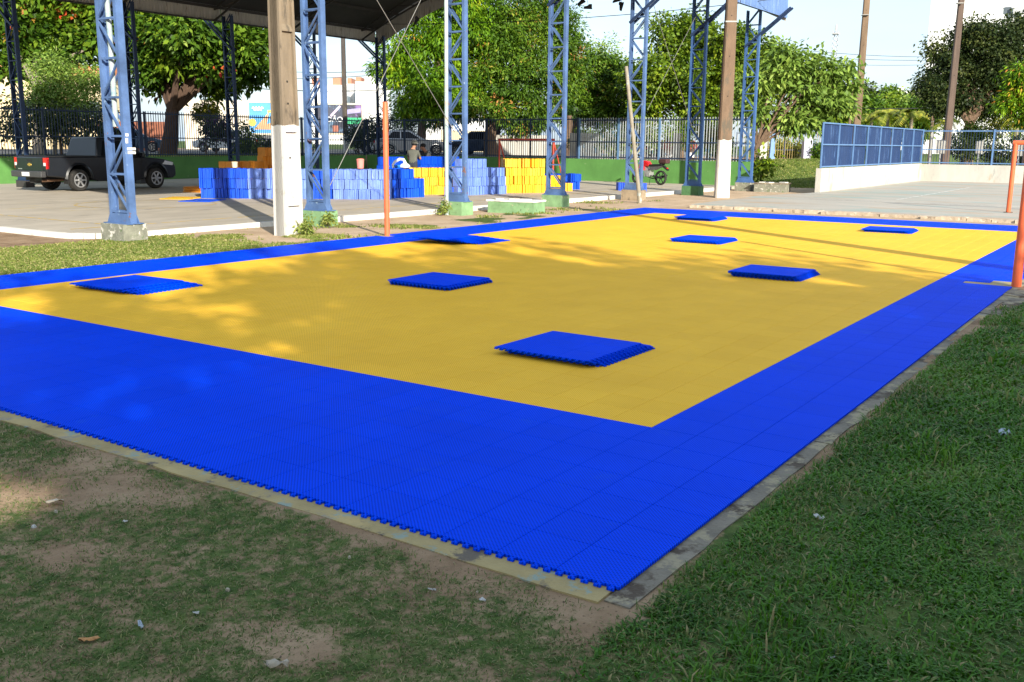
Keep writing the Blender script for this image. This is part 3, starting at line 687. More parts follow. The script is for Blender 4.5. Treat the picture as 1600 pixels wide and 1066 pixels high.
i_pole((p1[0]+0.12, p1[1]+0.1, 0), 9.5, 0.34, 0.46, 0.22, 0.30, M_pole1, 'tall concrete pole painted white at the foot beside the mat border', math.radians(-88), [0.55, 1.93, 3.75, 5.5, 7.3], [1.45, 2.45, 2.85, 4.55, 5.0, 6.4])
p2 = Gp(1127, 307)
def square_pole(loc, H, w0, w1, m, label, rz=0.3, lean=(0,0)):
    o = empty('utility_pole', loc, label, 'pole', rz=rz); mb = MB(); c = 0.22
    def oct_(w, ox=0, oy=0): h = w/2; k = h*(1-c); return [(ox+a,oy+b) for a,b in ((-k,-h),(k,-h),(h,-k),(h,k),(k,h),(-k,h),(-h,k),(-h,-k))]
    tapered(mb, oct_(w0), oct_(w1, *lean), -0.4, H); mb.build('shaft', m, o)
    mb = MB()
    for z in (H*0.36, H*0.5, H*0.64, H*0.82):
        w = w0+(w1-w0)*z/H; mb.lathe([(0.02,-w*0.503),(0.02,w*0.503)], 8, (lean[0]*z/H,lean[1]*z/H,z), 'x')
    mb.build('bolt_hole', mat('hole_dark', (0.02,0.018,0.015), 0.9), o)
    mb = MB(); z = H*0.62; w = w0+(w1-w0)*z/H; mb.box((0,0,z), (w+0.02,w+0.02,0.05)); mb.box((w/2+0.03,0,z), (0.06,0.06,0.09)); mb.build('clamp', M_rod, o)
    return o
square_pole((p2[0]+0.15, p2[1]+0.05, 0), 9.5, 0.50, 0.30, M_pole2, 'brown concrete pole with white-painted foot between two blue columns', 0.55)
square_pole((11.5, -1.72, 0), 9.2, 0.36, 0.26, M_pole3, 'tall brown pole beside the court near the orange post', 0.2)
q = Wp(1338, 200, 66); square_pole((q[0], q[1], 0.4), 16, 0.5, 0.34, M_pole3, 'tall brown pole rising behind the blue metal screen', 0.4, lean=(0.35,-0.1))
q = Wp(1481, 200, 56); square_pole((q[0], q[1], 0.4), 15, 0.40, 0.26, mat('dark_brown_pole', (0.10,0.07,0.055), 0.85, 0.25, 1.5, stretch=(3,3,0.5)), 'dark leaning pole in front of the white building and dark tree', 0.4, lean=(0.65,-0.25))
q = Wp(540, 225, 62); square_pole((q[0], q[1], 1.0), 11.5, 0.26, 0.20, painted_pole_mat('dark_pole_limewashed', (0.6,0.6,0.6), (0.07,0.06,0.055), 2.2), 'slim dark pole with white foot in front of the apartment towers', 0.3)
q = Wp(1456, 200, 75); square_pole((q[0], q[1], 0.6), 5.0, 0.22, 0.18, M_pole3, 'short thin pole between the palms and the dark tree', 0.3)
q = Wp(1328, 190, 90); square_pole((q[0], q[1], 0.6), 7.0, 0.26, 0.18, M_pole3, 'thin far pole just beside the tall pole behind the screen', 0.3)

# orange volleyball posts
M_orange = mat('orange_post_paint', (0.72,0.13,0.045), 0.5, 0.15, 3, stain=[(0.55,0.30,0.2),(0.12,0.05,0.03)], sthr=0.68, sscale=5)
def vpost(loc, H, label, r=0.052):
    o = empty('volleyball_post', loc, label, 'post', 'orange volleyball posts')
    MB().lathe([(r,-0.1),(r,H-0.02),(r*0.9,H)], 16).build('tube', M_orange, o, smooth=True)
    mb = MB()
    for z in (0.75, 1.3, 2.3): mb.tube([(r*0.8,0,z),(r+0.035,0,z)], 0.011, 6); mb.lathe([(0.018,r),(0.018,r+0.02)], 8, (0,0,z), 'x')
    mb.build('hook', M_rod, o); return o
g = Gp(605, 367); vpost((g[0], g[1], 0), 2.5, 'orange steel post at the mat edge in front of the blue tile piles')
g = Gp(1588, 446); vpost((g[0], g[1], 0), 2.5, 'orange steel post in the notch of the blue border beside the paving', r=0.06)
# goals
M_red = mat('red_goal_paint', (0.42,0.055,0.035), 0.5, 0.15, 3)
go = empty('goal_frame', (35.0, 23.7, 0.05), 'red goal frame against the green wall behind the yellow pile', 'goal')
for s in (-1, 1): MB().tube([(0,s*1.5,0),(0,s*1.5,1.9)], 0.045, 10).build('post', M_red, go, smooth=True); MB().tube([(0,s*1.5,1.88),(0.9,s*1.5,0)], 0.03, 8).build('stay', M_red, go, smooth=True)
MB().tube([(0,-1.54,1.9),(0,1.54,1.9)], 0.045, 10).build('crossbar', M_red, go, smooth=True)
go = empty('goal_frame', (26.5, 0.7, 0.03), 'orange goal frame standing on the open concrete court', 'goal')
for s in (-1, 1): MB().tube([(0,s*1.52,0),(0,s*1.52,1.86)], 0.06, 10).build('post', M_orange, go, smooth=True); MB().tube([(0,s*1.52,1.85),(-0.7,s*1.52,0)], 0.03, 8).build('stay', M_orange, go, smooth=True) if s < 0 else None
MB().tube([(0,-1.58,1.87),(0,1.58,1.87)], 0.06, 10).build('crossbar', M_orange, go, smooth=True)
MB().lathe([(0.12,0),(0.12,0.015)], 10, (0,1.52,0)).build('foot_plate', mat('rust', (0.12,0.07,0.04), 0.8), go)
# leaning pipe, broken slabs
tag(MB().tube([Gp(1000,315)+[0,0,-0.05], (24.5,12.72,2.0), (24.36,12.97,4.12)], [0.065,0.06,0.055], 10).build('leaning_pipe', mat('pipe_grimy', (0.25,0.22,0.165), 0.7, 0.25, 3, stain=(0.38,0.5,0.5), sthr=0.55, sscale=1.5)), 'long grimy pale pipe leaning against the blue column on a brown block', 'pipe')
def concrete_box(loc, d, m, label, rz=0.0, lid=True):
    o = empty('inspection_box', loc, label, 'concrete box', rz=rz)
    MB().box((0,0,d[2]/2-0.1), (d[0], d[1], d[2]+0.0), taper=0.985).build('body', m, o)
    if lid:
        r2 = np.random.default_rng(int(loc[0]*10)); pts = []
        for (a, b) in (((-.5,-.5),(.5,-.5)),((.5,-.5),(.5,.5)),((.5,.5),(-.5,.5)),((-.5,.5),(-.5,-.5))):
            for i in range(7):
                t = i/7; pts.append(((a[0]+(b[0]-a[0])*t)*d[0]*1.03+r2.normal()*0.015, (a[1]+(b[1]-a[1])*t)*d[1]*1.03+r2.normal()*0.015))
        mb = MB(); mb.prism(pts, d[2]-0.095, d[2]-0.05, 'z'); mb.build('lid', M_slab2 if lid == 1 else M_white, o)
        for k in range(3): MB().box((r2.uniform(-.3,.3)*d[0], r2.uniform(-.35,.35)*d[1], d[2]-0.035), (0.22,0.28,0.035), rz=r2.uniform(0,3)).build('broken_piece', M_white, o)
    return o
concrete_box((18.45, 13.0, 0), (0.75, 1.35, 0.34), M_footg, 'low green concrete box with a broken slab on top', rz=0.15, lid=2)
concrete_box((35.3, 12.0, 0), (0.9, 1.25, 0.36), M_foot, 'low concrete box on the sand beside the end column', rz=0.1, lid=1)

# ---------------------------------------------------------------- tile bundles piled on the covered court
M_bb = mat('bundle_royal_blue', (0.004,0.075,0.62), 0.45, 0.22, 4, stain=(0.35,0.45,0.7), sthr=0.74, sscale=9, stretch=(1,1,0.4))
M_bp = mat('bundle_pale_blue', (0.15,0.25,0.66), 0.5, 0.25, 5, stain=(0.25,0.35,0.7), sthr=0.62, sscale=6, stretch=(1,1,0.5))
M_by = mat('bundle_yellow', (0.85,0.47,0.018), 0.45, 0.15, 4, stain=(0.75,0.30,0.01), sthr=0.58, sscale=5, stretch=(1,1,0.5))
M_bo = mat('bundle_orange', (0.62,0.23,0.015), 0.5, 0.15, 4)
bmesh_cache = {}
def bundle_mesh(m, v):
    if (m.name, v) in bmesh_cache: return bmesh_cache[(m.name, v)]
    r2 = np.random.default_rng(v+3); mb = MB(); n = 9; w = 0.325/n
    for k in range(n):
        h = 0.294+r2.normal()*0.006; dp = 0.30; jy = r2.normal()*0.020
        mb.box((-0.1625+(k+.5)*w, jy, h/2), (w*(0.62+0.28*r2.random()), dp, h), rz=r2.normal()*0.02)
    bmesh_cache[(m.name, v)] = mb.mesh('tile_bundle', m); return bmesh_cache[(m.name, v)]
def pile(a, b, cols, m, label, group, rows=1, z0=0.052):
    """cols: layers of each column from a to b; the face looks towards the camera side"""
    a = np.array(a[:2], float); b = np.array(b[:2], float); n = len(cols); d = (b-a)/n; ang = math.atan2(d[1], d[0])
    nrm = np.array([-d[1], d[0]])/np.linalg.norm(d)
    if nrm @ (CAM[:2]-(a+b)/2) > 0: nrm = -nrm
    sc = np.linalg.norm(d)/0.335
    for r in range(rows):
        for k in range(n):
            for l in range(cols[k]):
                if r > 0 and l < cols[k]-1: continue
                c = a+d*(k+.5)+nrm*(0.16+r*0.315+rng.normal()*0.028)
                o = obj('tile_bundle', bundle_mesh(m, int(rng.integers(0, 5))), None, (c[0], c[1], z0+l*0.297), ang+rng.normal()*0.06)
                o.scale = (sc*rng.uniform(0.98,1.02), 1, rng.uniform(0.985,1.0)); tag(o, label, 'tile bundle', group)
def GP(px, py): return Gp(px, py, 0.05)
def on_line(px, A, B):
    """point of ground line A-B under the photo column px"""
    d = AF + AR*(px-800)/FPX; d = d[:2]; A = np.array(A[:2]); B = np.array(B[:2]); e = B-A
    M_ = np.array([[d[0], -e[0]], [d[1], -e[1]]]); t = np.linalg.solve(M_, A-CAM[:2]); return CAM[:2]+d*t[0]
A_, B_ = GP(325, 310), GP(612, 312)
def seg(p0, p1, dz=0.0): return on_line(p0, A_, B_), on_line(p1, A_, B_)
s = seg(325, 398); pile(s[0], s[1], [3]*4, M_bb, 'royal blue tile bundle in the rounded pile closest to the pickup', 'royal blue bundles by the pickup', rows=2)
s = seg(398, 490); pile(s[0], s[1], [3]*5, M_bp, 'pale blue tile bundle in the pile behind the white foot of the concrete pole', 'pale blue bundles behind the pole', rows=2)
s = seg(490, 526); pile(s[0], s[1], [3]*2, M_bb, 'royal blue tile bundle between two pale blue piles behind the blue column', 'royal blue bundles behind the column', rows=2)
s = seg(526, 614); pile(s[0], s[1], [3]*5, M_bp, 'pale blue tile bundle in the pile behind the orange post', 'pale blue bundles behind the orange post', rows=3)
pile(GP(614, 310), GP(664, 308), [3, 3, 2], M_bb, 'royal blue tile bundle in the stepped pile right beside the orange post', 'royal blue bundles beside the orange post', rows=1)
C_, D_ = GP(640, 305), GP(716, 304)
pile(on_line(642, C_, D_), on_line(716, C_, D_), [3]*5, M_by, 'yellow tile bundle in the pile behind the column with the teal pipe', 'yellow bundles behind the pale column', rows=2)
g = GP(694, 307); pile(g, g+np.array([0.2,-0.26,0]), [1], M_bb, 'single royal blue tile bundle at the foot of the yellow pile', 'single blue bundle')
pile(GP(716, 306), GP(790, 303), [3, 4, 4, 3, 3], M_bp, 'pale blue tile bundle in the pile between the two yellow piles', 'pale blue bundles between yellow piles', rows=2)
pile(GP(790, 302), GP(852, 301.5), [4]*5, M_by, 'yellow tile bundle in the tall pile beside the blue column', 'yellow bundles in the tall pile', rows=2)
pile(GP(852, 301), GP(882, 300), [2]*2, M_by, 'yellow tile bundle in the low step beside the tall yellow pile', 'yellow bundles in the low step')
g = GP(881, 299); pile(g, g+np.array([0.22,-0.26,0]), [1], M_by, 'single yellow tile bundle lying at the end of the piles', 'single yellow bundle')
pile(GP(858, 297), GP(906, 296), [2]*4, M_bb, 'royal blue tile bundle in the low pile against the peeling green wall', 'royal blue bundles by the green wall', rows=2)
g = GP(966, 298); pile(g, g+np.array([0.24,-0.24,0]), [1], M_bb, 'royal blue tile bundle beside the leaning pipe', 'blue bundle by the pipe')
g = GP(997, 299); pile(g, g+np.array([0.24,-0.24,0]), [1], M_bb, 'royal blue tile bundle in front of the motorcycle', 'blue bundle by the motorcycle')
def line_at(y, p0, p1):
    return PYp(p0, 300, y), PYp(p1, 300, y)
s = line_at(22.2, 600, 631); pile(s[0], s[1], [4]*5, M_bb, 'royal blue tile bundle in the rear pile to one side of the standing man', 'royal blue bundles in the rear pile beside the men', rows=1)
s = line_at(22.2, 657, 684); pile(s[0], s[1], [4]*5, M_bb, 'royal blue tile bundle in the rear pile in front of the two men', 'royal blue bundles in front of the men', rows=1)
s = line_at(22.0, 690, 718); pile(s[0], s[1], [4]*4, M_bb, 'royal blue tile bundle in the rear pile behind the pale column', 'royal blue rear bundles behind the pale column', rows=1)
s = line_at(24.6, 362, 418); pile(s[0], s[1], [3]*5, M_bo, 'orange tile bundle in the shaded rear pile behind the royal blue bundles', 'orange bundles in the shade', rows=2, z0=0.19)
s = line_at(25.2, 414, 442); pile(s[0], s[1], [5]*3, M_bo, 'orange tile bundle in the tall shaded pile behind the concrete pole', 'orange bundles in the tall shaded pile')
# loose flat sheets on the floor
mb = MB(); tile_shape(mb, -0.1525, -0.1525, 0.0135)
M_flat = {'y': M_by, 'b': M_bb, 'o': M_bo}
def flat_sheets(px, py, n, key, lab, rz, sx=3, sy=3):
    g = GP(px, py); me = MB()
    for i in range(sx):
        for j in range(sy): tile_shape(me, (i-sx/2)*T, (j-sy/2)*T, TH, tabs=(('y-',) if j == 0 else ()))
    me = me.mesh('floor_tile_sheet', M_flat[key])
    for k in range(n): tag(obj('floor_tile_sheet', me, None, (g[0]+rng.normal()*0.02, g[1]+rng.normal()*0.02, 0.055+k*0.021), rz+rng.normal()*0.05), lab, 'tile sheet', lab if n > 1 else None)
flat_sheets(283, 310, 1, 'y', 'yellow tile sheet lying flat on the pavement near the pickup', 0.6, 4, 3)
flat_sheets(318, 314, 1, 'b', 'royal blue tile sheet lying flat at the foot of the royal blue pile', 0.5, 4, 3)
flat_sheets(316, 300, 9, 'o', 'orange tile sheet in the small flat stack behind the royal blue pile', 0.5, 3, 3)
# tubs, cup and sack on the piles
M_pink = mat('pink_plastic', (0.72,0.24,0.19), 0.5, 0.1, 5); M_cream = mat('cream_plastic', (0.62,0.50,0.34), 0.5, 0.1, 5)
def tub(px, py, D, r, h, m, lab, name='plastic_tub'):
    g = Wp(px, py, D); o = empty(name, g, lab, 'tub')
    MB().lathe([(r*0.86,0),(r*0.95,h*0.5),(r,h*0.82),(r*1.06,h*0.83),(r*1.06,h*0.9),(r*0.9,h*0.97),(r*0.5,h)], 18).build('body', m, o, smooth=True)
    MB().lathe([(r*1.08,h*0.80),(r*1.08,h*0.835)], 18).build('rim', m, o, smooth=True); return o
g = on_line(570, A_, B_); dd = float((np.array([g[0]+0.5,g[1]+0.6,0.98])-CAM)@AF)
g3 = np.array([g[0]+0.42, g[1]+0.42, 0.962]); o = tub(0,0,1,0.115,0.30, M_pink, 'pink upturned plastic tub on top of the pale blue pile'); o.location = tuple(g3)
g = on_line(376, A_, B_); o = tub(0,0,1,0.09,0.18, M_cream, 'small cream tub on top of the royal blue pile by the pickup'); o.location = (g[0]+0.3, g[1]+0.25, 0.962)
g = GP(626, 309); so = empty('plastic_sack', (g[0]+0.15, g[1]+0.12, 0.962), 'white plastic sack with a raised loop on the stepped blue pile', 'sack', rz=-0.9)
M_sack = mat('white_sack', (0.78,0.77,0.74), 0.6, 0.08, 6, bump=0.5, bscale=18)
mb = MB(); mb.lathe([(0.10,0),(0.17,0.03),(0.16,0.09),(0.10,0.14),(0.03,0.16)], 10, (0.14,0,0)); mb.build('bag', M_sack, so, smooth=True)
MB().tube([(-0.22,0,0.0),(-0.24,0.02,0.10),(-0.17,0.02,0.20),(-0.02,0.0,0.28),(0.10,0,0.27),(0.16,0,0.13)], [0.035,0.04,0.045,0.045,0.045,0.06], 10).build('loop', M_sack, so, smooth=True)
MB().lathe([(0.08,0),(0.12,0.05),(0.06,0.1)], 8, (-0.08,0.0,0)).build('blue_scrap', mat('blue_scrap', (0.02,0.2,0.65), 0.5), so, smooth=True)
# ---------------------------------------------------------------- pickup
def wheel(parent, loc, r, w, m_t, m_r, side, spokes=6, name='wheel'):
    t = obj(name, MB().lathe([(r*0.62,-w/2),(r*0.9,-w/2),(r*0.985,-w*0.36),(r,-w*0.2),(r,w*0.2),(r*0.985,w*0.36),(r*0.9,w/2),(r*0.62,w/2)], 28, axis='y', ring=True).mesh('tyre', m_t, True), parent, loc)
    mb = MB(); yo = side*w*0.40
    mb.lathe([(r*0.66,yo-0.03),(r*0.66,yo+0.012*side),(r*0.57,yo+0.004*side),(r*0.57,yo-0.03)], 28, axis='y', ring=True)
    for k in range(spokes):
        a = 2*math.pi*k/spokes; d = (math.cos(a), math.sin(a)); mb.bar((d[0]*r*0.12, yo, d[1]*r*0.12), (d[0]*r*0.6, yo, d[1]*r*0.6), r*0.15, 0.03, up=(0,1,0))
    mb.lathe([(r*0.2,yo-0.03),(r*0.2,yo+0.018*side),(r*0.1,yo+0.03*side)], 14, axis='y')
    mb.build('rim', m_r, t, smooth=True)
    MB().lathe([(r*0.56,yo-0.05*side),(r*0.56,yo-0.045*side)], 20, axis='y').build('brake_disc', M_dark, t)
    return t
M_dark = mat('black_plastic', (0.015,0.015,0.016), 0.6, 0.15, 5)
M_tyre = mat('tyre_rubber', (0.022,0.021,0.020), 0.85, 0.2, 8, stain=(0.10,0.08,0.06), sthr=0.6, sscale=6)
M_rim = mat('alloy_rim', (0.50,0.50,0.50), 0.35, 0.1, 5, metal=0.7)
M_black = mat('dark_graphite_paint', (0.010,0.012,0.016), 0.3, 0.15, 2, coat=0.2, stain=(0.035,0.03,0.027), sthr=0.67, sscale=2.0)
M_glass = glass_mat('dark_glass'); M_tail = mat('tail_lamp_red', (0.55,0.012,0.012), 0.25, 0.1, 8, coat=0.5); M_lampw = mat('lamp_clear', (0.6,0.62,0.65), 0.2, 0.1, 8, coat=0.5)
M_gold = mat('emblem_gold', (0.55,0.36,0.08), 0.35, 0.1, 5, metal=0.6); M_grey = mat('bumper_grey', (0.05,0.05,0.052), 0.5, 0.1, 5); M_plate = mat('plate_grey_white', (0.62,0.62,0.60), 0.5, 0.05, 5)
def arch(cx, cz, r, z0, n=10):
    a0 = math.asin((z0-cz)/r); return [(cx+r*math.cos(a), cz+r*math.sin(a)) for a in np.linspace(a0, math.pi-a0, n)]
def frustum(mb, bx, bw, bz, tx, tw, tz):
    P = [(bx[0],-bw[0],bz),(bx[1],-bw[1],bz),(bx[1],bw[1],bz),(bx[0],bw[0],bz),(tx[0],-tw[0],tz),(tx[1],-tw[1],tz),(tx[1],tw[1],tz),(tx[0],tw[0],tz)]
    mb.add(P, [(3,2,1,0),(4,5,6,7),(0,1,5,4),(1,2,6,5),(2,3,7,6),(3,0,4,7)])
def bevel_obj(o, w=0.03, seg=2):
    md = o.modifiers.new('bevel', 'BEVEL'); md.width = w; md.segments = seg; md.limit_method = 'ANGLE'; md.angle_limit = math.radians(30); return o
WB = 3.2; HW = 0.90
tr = empty('pickup_truck', (15.86, 29.85, 0.05), 'dark double-cab pickup truck parked under the roof', 'pickup', rz=math.radians(1.5)); tr.scale = (0.95, 1, 1)
prof = [(-1.22,0.52),(-1.25,0.80),(-1.22,1.13),(0.74,1.15),(2.72,1.12),(3.55,1.05),(3.98,0.94),(4.10,0.78),(4.12,0.50),(3.98,0.36)] + [(x,z) for x,z in arch(WB,0.40,0.47,0.36)] + [(2.55,0.33),(0.62,0.33)] + arch(0,0.40,0.47,0.42) + [(-0.6,0.46)]
bevel_obj(MB().prism(prof, -HW, HW, 'y').build('body', M_black, tr, smooth=True), 0.04, 3)
for s in (-1, 1):                                   # flared arches
    for cx in (0, WB):
        mb = MB(); a = arch(cx,0.40,0.49,0.40,14); b = arch(cx,0.40,0.57,0.42,14); P = [(x,s*(HW+0.035),z) for x,z in a]+[(x,s*(HW-0.01),z) for x,z in b]
        mb.add(P, [(k,k+1,14+k+1,14+k) for k in range(13)]); mb.build('wheel_arch', M_black, tr, smooth=True)
mb = MB(); frustum(mb, (0.70,2.82), (0.88,0.88), 1.12, (0.90,2.08), (0.74,0.72), 1.79); cab = bevel_obj(mb.build('cab', M_black, tr, smooth=True), 0.06, 3)
def side_pt(x, z, s):       # on the cab side plane
    t = (z-1.12)/0.67; return (x, s*((0.88+(0.73-0.88)*t)+0.006), z)
for s in (-1, 1):
    for (xa, xb, xc, xd) in ((0.92,1.55,1.52,1.08),(1.62,2.55,2.02,1.60)):
        w_ = MB().add([side_pt(xa,1.17,s), side_pt(xb,1.17,s), side_pt(xc,1.66,s), side_pt(xd,1.66,s)], [(0,1,2,3)]); w_.build('window', M_glass, cab)
    for xh in (1.38, 2.36): MB().box((xh-0.1, s*(HW+0.012), 1.02), (0.18,0.03,0.035)).build('door_handle', M_black, tr)
    for xd in (0.80, 1.60, 2.58): MB().box((xd, s*(HW+0.0015), 0.76), (0.010,0.004,0.66)).build('door_seam', M_dark, tr)
    bevel_obj(MB().box((2.55, s*1.0, 1.2), (0.11,0.2,0.17)).build('mirror', M_black, tr), 0.03)
    MB().box((-1.18, s*0.82, 0.93), (0.12,0.16,0.36)).build('tail_lamp', M_tail, tr); MB().box((-1.186, s*0.82, 0.90), (0.125,0.11,0.10)).build('reverse_lamp', M_lampw, tr)
    mb = MB(); mb.prism([(3.5,0.86),(3.95,0.82),(3.98,0.92),(3.62,0.99)], s*0.66, s*0.915, 'y'); mb.build('headlight', M_lampw, tr)
    MB().box((-0.24, s*(HW-0.03), 1.155), (1.9,0.05,0.03)).build('bed_rail', M_dark, tr)
    MB().box((1.55, s*(HW-0.02), 0.34), (1.75,0.1,0.05)).build('sill', M_dark, tr)
    wheel(tr, (0, s*0.79, 0.37), 0.37, 0.25, M_tyre, M_rim, s); wheel(tr, (WB, s*0.79, 0.37), 0.37, 0.25, M_tyre, M_rim, s)
    MB().box((-0.46, s*0.79, 0.42), (0.02,0.26,0.34)).build('mud_flap', M_dark, tr)
MB().add([(0.728+0.03,-0.74,1.20),(0.728+0.03,0.74,1.20),(0.95,0.60,1.66),(0.95,-0.60,1.66)], [(0,1,2,3)]).build('rear_window', M_glass, cab)
MB().add([(2.74,-0.78,1.16),(2.74,0.78,1.16),(2.07,0.62,1.71),(2.07,-0.62,1.71)], [(0,1,2,3)]).build('windscreen', M_glass, cab)
MB().box((-0.24, 0, 1.146), (1.86,1.62,0.012)).build('bed_cover', M_dark, tr)
tg = bevel_obj(MB().box((-1.245, 0, 0.885), (0.03,1.44,0.46)).build('tailgate', M_black, tr), 0.01)
MB().box((-1.262,0,1.02), (0.02,0.24,0.07)).build('handle', M_dark, tg)
MB().prism([(-0.11,0.86),(-0.045,0.86),(-0.045,0.835),(0.045,0.835),(0.045,0.86),(0.11,0.86),(0.095,0.91),(0.045,0.91),(0.045,0.935),(-0.045,0.935),(-0.045,0.91),(-0.095,0.91)], -1.272, -1.258, 'x').build('emblem', M_gold, tg)
MB().box((-1.262,0.56,0.74), (0.006,0.22,0.03)).build('badge', M_rim, tg)
bm_ = bevel_obj(MB().box((-1.33,0,0.58), (0.20,1.72,0.20)).build('rear_bumper', M_grey, tr), 0.03); MB().box((-1.435,0.0,0.58), (0.012,0.42,0.13)).build('number_plate', M_plate, bm_)
bevel_obj(MB().box((4.07,0,0.56), (0.16,1.70,0.30)).build('front_bumper', M_black, tr), 0.05); MB().box((4.125,0,0.84), (0.03,1.1,0.18)).build('grille', M_dark, tr)
MB().lathe([(0.33,-0.12),(0.34,0.0),(0.33,0.12)], 18, (-0.85,0.1,0.40)).build('spare_wheel', M_tyre, tr)
MB().tube([(-1.2,-0.55,0.36),(-0.3,-0.5,0.38)], 0.04, 8).build('exhaust', mat('rusty_exhaust', (0.13,0.07,0.04), 0.8), tr); MB().box((-0.2,0,0.42), (1.9,0.9,0.12)).build('chassis', M_dark, tr)

# ---------------------------------------------------------------- cars on the street
def car(px, py, D, rz, m, lab, L=4.4, H=1.48, W=1.76, suv=False, z=None):
    g = Wp(px, py, D); z = 1.02 if z is None else z
    o = empty('parked_car', (g[0], g[1], z), lab, 'car', 'cars parked beyond the fence', rz=rz); h = W/2; wb = L*0.6; k = H/1.48
    x0 = -L/2; xr, xf = -wb/2, wb/2
    prof = [(x0+0.05,0.35),(x0,0.62),(x0+0.06,0.92*k),(x0+0.55,1.0*k),(x0+2.9,0.97*k),(x0+L-0.35,0.80*k),(x0+L-0.03,0.66),(x0+L,0.45),(x0+L-0.12,0.26)] + arch(xf,0.32,0.37,0.25) + [(xf-0.45,0.24),(xr+0.45,0.24)] + arch(xr,0.32,0.37,0.27)
    bevel_obj(MB().prism(prof, -h, h, 'y').build('body', m, o, smooth=True), 0.05, 3)
    a, b = (x0+(0.12 if suv else 0.42), x0+3.05); c, d = (x0+(0.42 if suv else 1.0), x0+2.2)
    mb = MB(); frustum(mb, (a,b), (h*0.93,h*0.93), 0.95*k, (c,d), (h*0.72,h*0.72), H); cb = bevel_obj(mb.build('cabin', m, o, smooth=True), 0.05, 3)
    for s in (-1, 1):
        def sp(x, zz): t = (zz-0.95*k)/(H-0.95*k); return (x, s*(h*0.93+(h*0.72-h*0.93)*t+0.006), zz)
        m1 = (c+d)/2
        MB().add([sp(a+0.35,0.99*k),sp(m1-0.03,0.99*k),sp(m1-0.03,H-0.09),sp(c+0.12,H-0.09)], [(0,1,2,3)]).build('window', M_glass, cb)
        MB().add([sp(m1+0.03,0.99*k),sp(b-0.28,0.99*k),sp(d-0.08,H-0.09),sp(m1+0.03,H-0.09)], [(0,1,2,3)]).build('window', M_glass, cb)
        wheel(o, (xf, s*(h-0.11), 0.32), 0.32, 0.2, M_tyre, M_rim, s); wheel(o, (xr, s*(h-0.11), 0.32), 0.32, 0.2, M_tyre, M_rim, s)
        MB().box((x0+0.04, s*h*0.78, 0.76*k), (0.10,0.28,0.16)).build('tail_lamp', M_tail, o); MB().box((x0+L-0.14, s*h*0.78, 0.66*k), (0.2,0.28,0.12)).build('headlight', M_lampw, o)
        MB().box((x0+2.75, s*(h+0.07), 0.98*k), (0.1,0.16,0.11)).build('mirror', m, o)
    MB().add([(b-0.06,-h*0.82,0.99*k),(b-0.06,h*0.82,0.99*k),(d+0.04,h*0.66,H-0.05),(d+0.04,-h*0.66,H-0.05)], [(0,1,2,3)]).build('windscreen', M_glass, cb)
    MB().add([(a+0.05,-h*0.8,0.99*k),(a+0.05,h*0.8,0.99*k),(c-0.03,h*0.64,H-0.07),(c-0.03,-h*0.64,H-0.07)], [(0,1,2,3)]).build('rear_window', M_glass, cb)
    return o
VA = math.atan2(AR[1], AR[0])       # direction that runs to the right across the view
M_silver = mat('silver_paint', (0.40,0.42,0.46), 0.3, 0.08, 2, coat=0.6, metal=0.4); M_navy = mat('navy_paint', (0.02,0.04,0.10), 0.3, 0.1, 2, coat=0.6); M_wpaint = mat('white_car_paint', (0.7,0.7,0.7), 0.3, 0.06, 2, coat=0.5)
car(645, 220, 60, VA+0.12, M_silver, 'silver saloon car seen through the fence behind the two men', L=4.7)
car(748, 222, 62, VA+2.6, M_navy, 'dark blue car parked beside the mango trunk', L=4.0)
car(205, 205, 62, VA+0.3, mat('teal_paint', (0.03,0.07,0.12), 0.35, 0.1, 2, coat=0.5), 'dark blue hatchback behind the almond tree trunk', L=4.1, suv=True)
car(352, 222, 66, VA+2.9, M_wpaint, 'white car behind the purple-flowered shrub', L=4.0, suv=True)
car(1283, 250, 70, VA+0.4, M_navy, 'dark blue car half hidden by the blue screen', L=4.0, z=0.5)
car(605, 226, 66, VA+3.0, M_wpaint, 'white car partly hidden behind the shrub and dark column', L=4.2)

# ---------------------------------------------------------------- motorcycle
g = Gp(1032, 289.5, 0.05)
mo = empty('motorcycle', (g[0], g[1], 0.05), 'red and black motorcycle parked against the green wall', 'motorcycle', rz=math.radians(76))
M_mred = mat('motorcycle_red', (0.55,0.012,0.015), 0.3, 0.1, 5, coat=0.6); M_alu = mat('aluminium', (0.5,0.5,0.48), 0.35, 0.1, 5, metal=0.6)
def mwheel(x):
    t = obj('wheel', MB().lathe([(0.25,-0.05),(0.29,-0.055),(0.31,-0.03),(0.315,0),(0.31,0.03),(0.29,0.055),(0.25,0.05)], 28, axis='y', ring=True).mesh('tyre', M_tyre, True), mo, (x,0,0.315))
    mb = MB(); mb.lathe([(0.235,-0.03),(0.255,-0.03),(0.255,0.03),(0.235,0.03)], 28, axis='y', ring=True)
    for k in range(6): a = math.pi*k/3; mb.bar((0,0,0), (0.245*math.cos(a),0,0.245*math.sin(a)), 0.03, 0.02, up=(0,1,0))
    mb.lathe([(0.05,-0.06),(0.05,0.06)], 12, axis='y'); mb.build('rim', M_dark, t)
mwheel(0); mwheel(1.32)
bevel_obj(MB().prism([(0.62,0.78),(1.02,0.80),(1.10,0.96),(0.98,1.05),(0.72,1.02),(0.58,0.86)], -0.13, 0.13, 'y').build('fuel_tank', M_mred, mo, smooth=True), 0.05, 3)
MB().prism([(0.86,0.62),(1.14,0.70),(1.12,0.88),(0.84,0.80)], -0.16, 0.16, 'y').build('side_fairing', M_mred, mo)
bevel_obj(MB().prism([(-0.12,0.86),(0.1,0.80),(0.6,0.78),(0.66,0.88),(0.1,0.90),(-0.14,0.94)], -0.12, 0.12, 'y').build('seat', M_dark, mo, smooth=True), 0.03)
